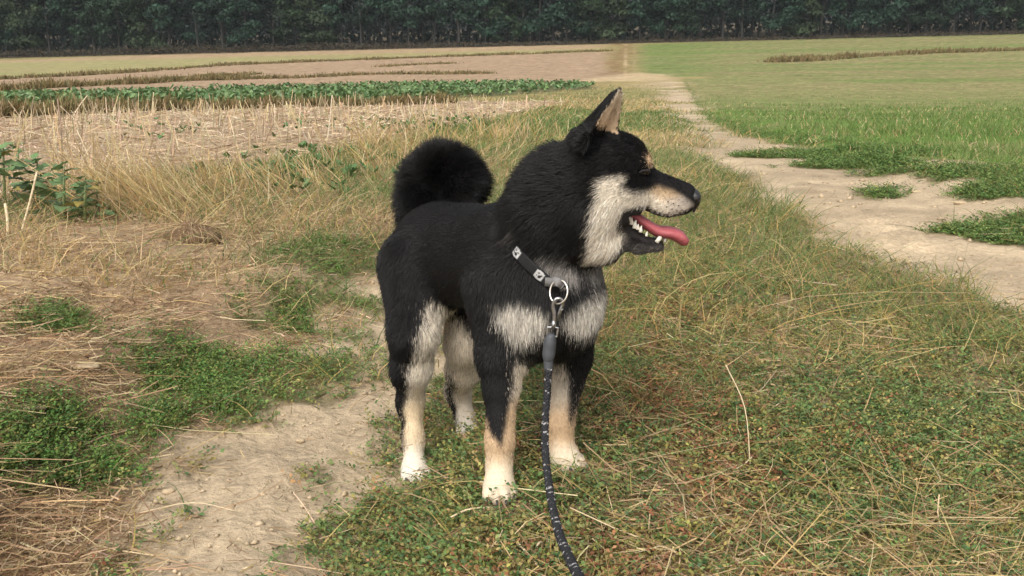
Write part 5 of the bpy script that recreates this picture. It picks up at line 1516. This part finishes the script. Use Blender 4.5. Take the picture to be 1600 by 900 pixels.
    o = mesh_np('root_ball', v + b + np.array([0, 0, .015]), f, flat_mat('dark_earth', (.15, .10, .06), .95, .1, noise=.3, scale=120, bump=.8), None, None, True); bind(o, e)
    n = 320; a = rng.uniform(0, 6.28, n); d = np.stack([np.cos(a), np.sin(a), rng.uniform(-.2, .8, n)], 1); rt = b + np.stack([.07 * np.cos(a) * rng.random(n), .05 * np.sin(a) * rng.random(n), .03 + .03 * rng.random(n)], 1)
    g = Geo(); g.add(*ribbons(rt, d, rng.uniform(.04, .14, n), rng.uniform(.001, .0025, n), pal(STRAW + [(.24, .16, .08)], n), 3, bend=.4 * rng.normal(size=(n, 3)) - np.array([0, 0, .4]), taper=.4))
    o = g.build('dry_blades', M_STRAW); bind(o, e)
single_stalks()

# ---- 10. loose crumbs of soil and small stones on the bare tracks
def crumbs():
    x, y = scatter(15000, -.6, .8, 1.0, 9); M = masks(x, y)
    bare = np.clip(M['left_bare'] + M['right_bare'], 0, 1); k = rng.random(len(x)) < bare * np.clip(.45 + .9 * fbm(x * 4, y * 4, 3, 140), .05, 1); x, y = x[k], y[k]; n = len(x)
    r = np.clip(rng.gamma(1.5, .0013, n) + .0010, .001, .008) * np.clip(y / 2.2, .9, 2.2)
    q = np.array([[1, 0, 0], [0, 1, 0], [-1, 0, 0], [0, -1, 0], [0, 0, .75], [0, 0, -.6]], float)
    a = rng.uniform(0, 6.28, n); ca, sa = np.cos(a), np.sin(a)
    v = q[None] * (1 + .35 * rng.normal(size=(n, 6, 1))); vx = v[..., 0] * ca[:, None] - v[..., 1] * sa[:, None]; vy = v[..., 0] * sa[:, None] + v[..., 1] * ca[:, None]
    v = np.stack([vx * 1.25, vy, v[..., 2]], -1) * r[:, None, None] + on_ground(x, y, .001)[:, None]
    f = np.array([[0, 1, 4], [1, 2, 4], [2, 3, 4], [3, 0, 4], [1, 0, 5], [2, 1, 5], [3, 2, 5], [0, 3, 5]])
    F = (np.arange(n) * 6)[:, None, None] + f[None]
    c = np.repeat(ground_colour(x, y) * rng.uniform(.72, 1.12, (n, 1)), 6, 0)
    o = mesh_np('soil_crumbs', v.reshape(-1, 3), F.reshape(-1, 3), tint_mat('crumb_soil', .95, .1), None, c); tag(o, 'loose crumbs of dry soil on the wheel ruts', 'gravel', kind='stuff')
crumbs()

# ================================================================== FOREST
M_FOL = leaf_mat('forest_leaf', .2, .6, .2)
M_BARK = flat_mat('bark', (.04, .038, .034), .9, .15, noise=.35, scale=3)
FOREST_Y = 168.0
def make_crown(seed, hgt, base_h, rad, n, tone):
    r = np.random.default_rng(seed)
    nc = 44
    z = base_h + (hgt - base_h) * r.random(nc) ** .85; zz = (z - base_h) / (hgt - base_h)
    rr = rad * np.sqrt(np.clip(1.05 - (zz - .25) ** 2 * 1.5, .1, 1)) * np.sqrt(r.random(nc)); a = r.uniform(0, 6.28, nc)
    cen = np.stack([rr * np.cos(a), rr * np.sin(a), z], 1); cr = r.uniform(.7, 1.7, nc)
    ci = r.integers(0, nc, n); d = unit(r.normal(size=(n, 3))) * np.array([1.25, 1.25, .62])
    p = cen[ci] + d * (cr[ci] * r.random(n) ** .4)[:, None]
    nm = unit(d + .8 * r.normal(size=(n, 3)) + np.array([0, 0, .5])); t = unit(np.cross(nm, r.normal(size=(n, 3))))
    L = r.uniform(.28, .62, n); W = L * r.uniform(.5, .8, n)
    c = np.array(tone) * np.array([.56, .76, .62]) * (1 + .24 * r.normal(size=(nc, 1)))[ci] * (1 + .18 * r.normal(size=(n, 1)))
    return kites(p, t, nm, L, W, np.clip(c, .008, .4)) + (cen,)

def make_trunk(seed, hgt, lean, rad, cen):
    r = np.random.default_rng(seed + 50)
    pts = [np.array([0, 0, -.4])]
    for k in range(1, 7): pts.append(np.array([lean * hgt * (k / 6) ** 1.3 + .12 * r.normal(), .12 * r.normal(), hgt * .93 * k / 6]))
    path = spline(pts, 16); v, f = tube(path, np.linspace(rad * .95, rad * .2, 16), 8)
    V, F, off = [v], [f], len(v)
    for c in cen[:12]:
        zb = max(1.5, c[2] - 1.6); b = np.array([np.interp(zb, path[:, 2], path[:, 0]), np.interp(zb, path[:, 2], path[:, 1]), zb])
        v, f = tube(np.stack([b, (b + c) / 2 + np.array([0, 0, .25]), c]), [rad * .35, rad * .22, rad * .08], 6); V.append(v); F.append(f + off); off += len(v)
    return np.concatenate(V), np.concatenate(F)

def forest():
    specs = [(1, 15, 1.5, 2.9, (.038, .055, .036), .02, .19), (2, 17, 2.6, 2.6, (.030, .049, .037), -.03, .21), (3, 14, 1.0, 3.3, (.046, .060, .034), .0, .17), (4, 18, 3.2, 2.4, (.028, .045, .033), .04, .24), (5, 13, 1.2, 2.7, (.056, .062, .036), -.05, .15), (6, 16, 1.8, 3.0, (.032, .056, .042), .01, .20)]
    protos = []
    for sd, h, bh, rad, tone, lean, tr in specs:
        v, f, c, cen = make_crown(sd, h, bh, rad, 7500, tone)
        cr = mesh_np('crown', v, f, M_FOL, None, c); tv, tf = make_trunk(sd, h, lean, tr, cen)
        tk = tri_fix('trunk', tv, tf, M_BARK); protos.append((cr, tk))
    look = ['rounded mid-green broadleaf tree', 'slim dark green tree', 'low-branched olive-green tree', 'tall dark tree with a bare lower trunk', 'small yellowish leaning tree', 'bluish green full-crowned tree']
    ordn = ['first', 'second', 'third', 'fourth', 'fifth', 'sixth', 'seventh', 'eighth', 'ninth', 'tenth', 'eleventh', 'twelfth', 'thirteenth', 'fourteenth', 'fifteenth']
    used = [0] * 6; xs = []; x = -88.0
    while x < 88: xs.append(x); x += rng.uniform(2.6, 4.6)
    first = [True] * 6
    seen = [0] * 6
    for x in xs:
        k = int(rng.integers(0, 6)); y = FOREST_Y + rng.uniform(0, 3.5); px = 800 + 1600 * x / y
        e = empty('forest_tree', (x, y, float(base_z(np.array(x), np.array(y))))); sc = rng.uniform(.88, 1.15)
        e.rotation_euler = (0, 0, rng.uniform(0, 6.28)); e.scale = (sc, sc, sc)
        for src in protos[k]:
            if first[k]: o = src
            else: o = src.copy(); COL.objects.link(o)
            o.parent = e
        first[k] = False
        seen[k] += 1; i = seen[k]
        nth = ordn[i - 1] if i <= 15 else 'number %d' % i
        tag(e, '%s at forest edge, %s such from left' % (look[k], nth), 'tree', group='trees along the forest edge')
    # the wood behind: one mass of trunks, crowns and undergrowth
    g = Geo(); n = 150000
    x = rng.uniform(-220, 220, n); y = FOREST_Y + 5 + 40 * rng.random(n); zz = 17 * rng.random(n)
    dens = fbm(x * .35, zz * .45 + y * .2, 3, 120); low = zz < 3.2
    k = (dens > -.15) | (y > FOREST_Y + 20); k &= ~(low & (y < FOREST_Y + 11) & (rng.random(n) < .7)); x, y, zz, dens = x[k], y[k], zz[k], dens[k]; n = len(x)
    p = np.stack([x, y, base_z(x, y) + zz], 1); nm = unit(rng.normal(size=(n, 3)) + np.array([0, -.4, .5])); t = unit(np.cross(nm, rng.normal(size=(n, 3))))
    L = rng.uniform(.5, 1.1, n); c = np.array([.015, .029, .021]) * (1 + .35 * dens[:, None] + .2 * rng.normal(size=(n, 1)))
    g.add(*kites(p, t, nm, L, L * .7, np.clip(c, .006, .2)))
    m = 400; x = rng.uniform(-200, 200, m); y = FOREST_Y + 4 + 20 * rng.random(m)
    rt = np.stack([x, y, base_z(x, y) - .3], 1); d = np.stack([.04 * rng.normal(size=m), .04 * rng.normal(size=m), np.ones(m)], 1)
    for sd in ((1, 0, 0), (0, 1, 0)):
        g.add(*ribbons(rt, d, rng.uniform(11, 16, m), rng.uniform(.18, .42, m), pal([(.04, .037, .033), (.055, .05, .043), (.03, .028, .026)], m), 3, side=np.tile(sd, (m, 1)).astype(float), taper=.4))
    o = g.build('forest', M_FOL); tag(o, 'dark mass of the wood behind the forest edge', 'forest', kind='stuff')
    # brown undergrowth in front of the trunks
    g = Geo(); n = 26000; x = rng.uniform(-100, 100, n); y = FOREST_Y - 5 + 7.5 * rng.random(n); hh = np.clip(.8 + .8 * fbm(x * .25, y * .3, 3, 130), .15, 2) * sstep(30, -60, x) + .3
    p = np.stack([x, y, base_z(x, y) + hh * rng.random(n)], 1); nm = unit(rng.normal(size=(n, 3)) + np.array([0, -.3, .6])); t = unit(np.cross(nm, rng.normal(size=(n, 3))))
    L = rng.uniform(.18, .4, n); g.add(*kites(p, t, nm, L, L * .6, pal([(.06, .046, .03), (.048, .042, .028), (.075, .054, .034), (.038, .04, .026)], n)))
    o = g.build('undergrowth', M_FOL); tag(o, 'brownish undergrowth along the foot of the forest', 'undergrowth', kind='stuff')
forest()

# ================================================================== HAZE
def haze():
    lo, hi = np.array([-260, -14, -9.]), np.array([260, 320, 32.])
    v = np.array([[x, y, z] for x in (lo[0], hi[0]) for y in (lo[1], hi[1]) for z in (lo[2], hi[2])])
    f = np.array([[0, 1, 3, 2], [4, 6, 7, 5], [0, 4, 5, 1], [2, 3, 7, 6], [0, 2, 6, 4], [1, 5, 7, 3]])
    o = mesh_np('haze', v, f)
    m = bpy.data.materials.new('haze_air'); m.use_nodes = True; nt = m.node_tree; nt.nodes.clear()
    out = nt.nodes.new('ShaderNodeOutputMaterial'); pv = nt.nodes.new('ShaderNodeVolumePrincipled')
    pv.inputs['Color'].default_value = (.80, .88, .92, 1); pv.inputs['Density'].default_value = .00019
    nt.links.new(pv.outputs[0], out.inputs['Volume']); o.data.materials.append(m)
    tag(o, 'thin summer haze over the fields', 'haze', kind='stuff')
haze()
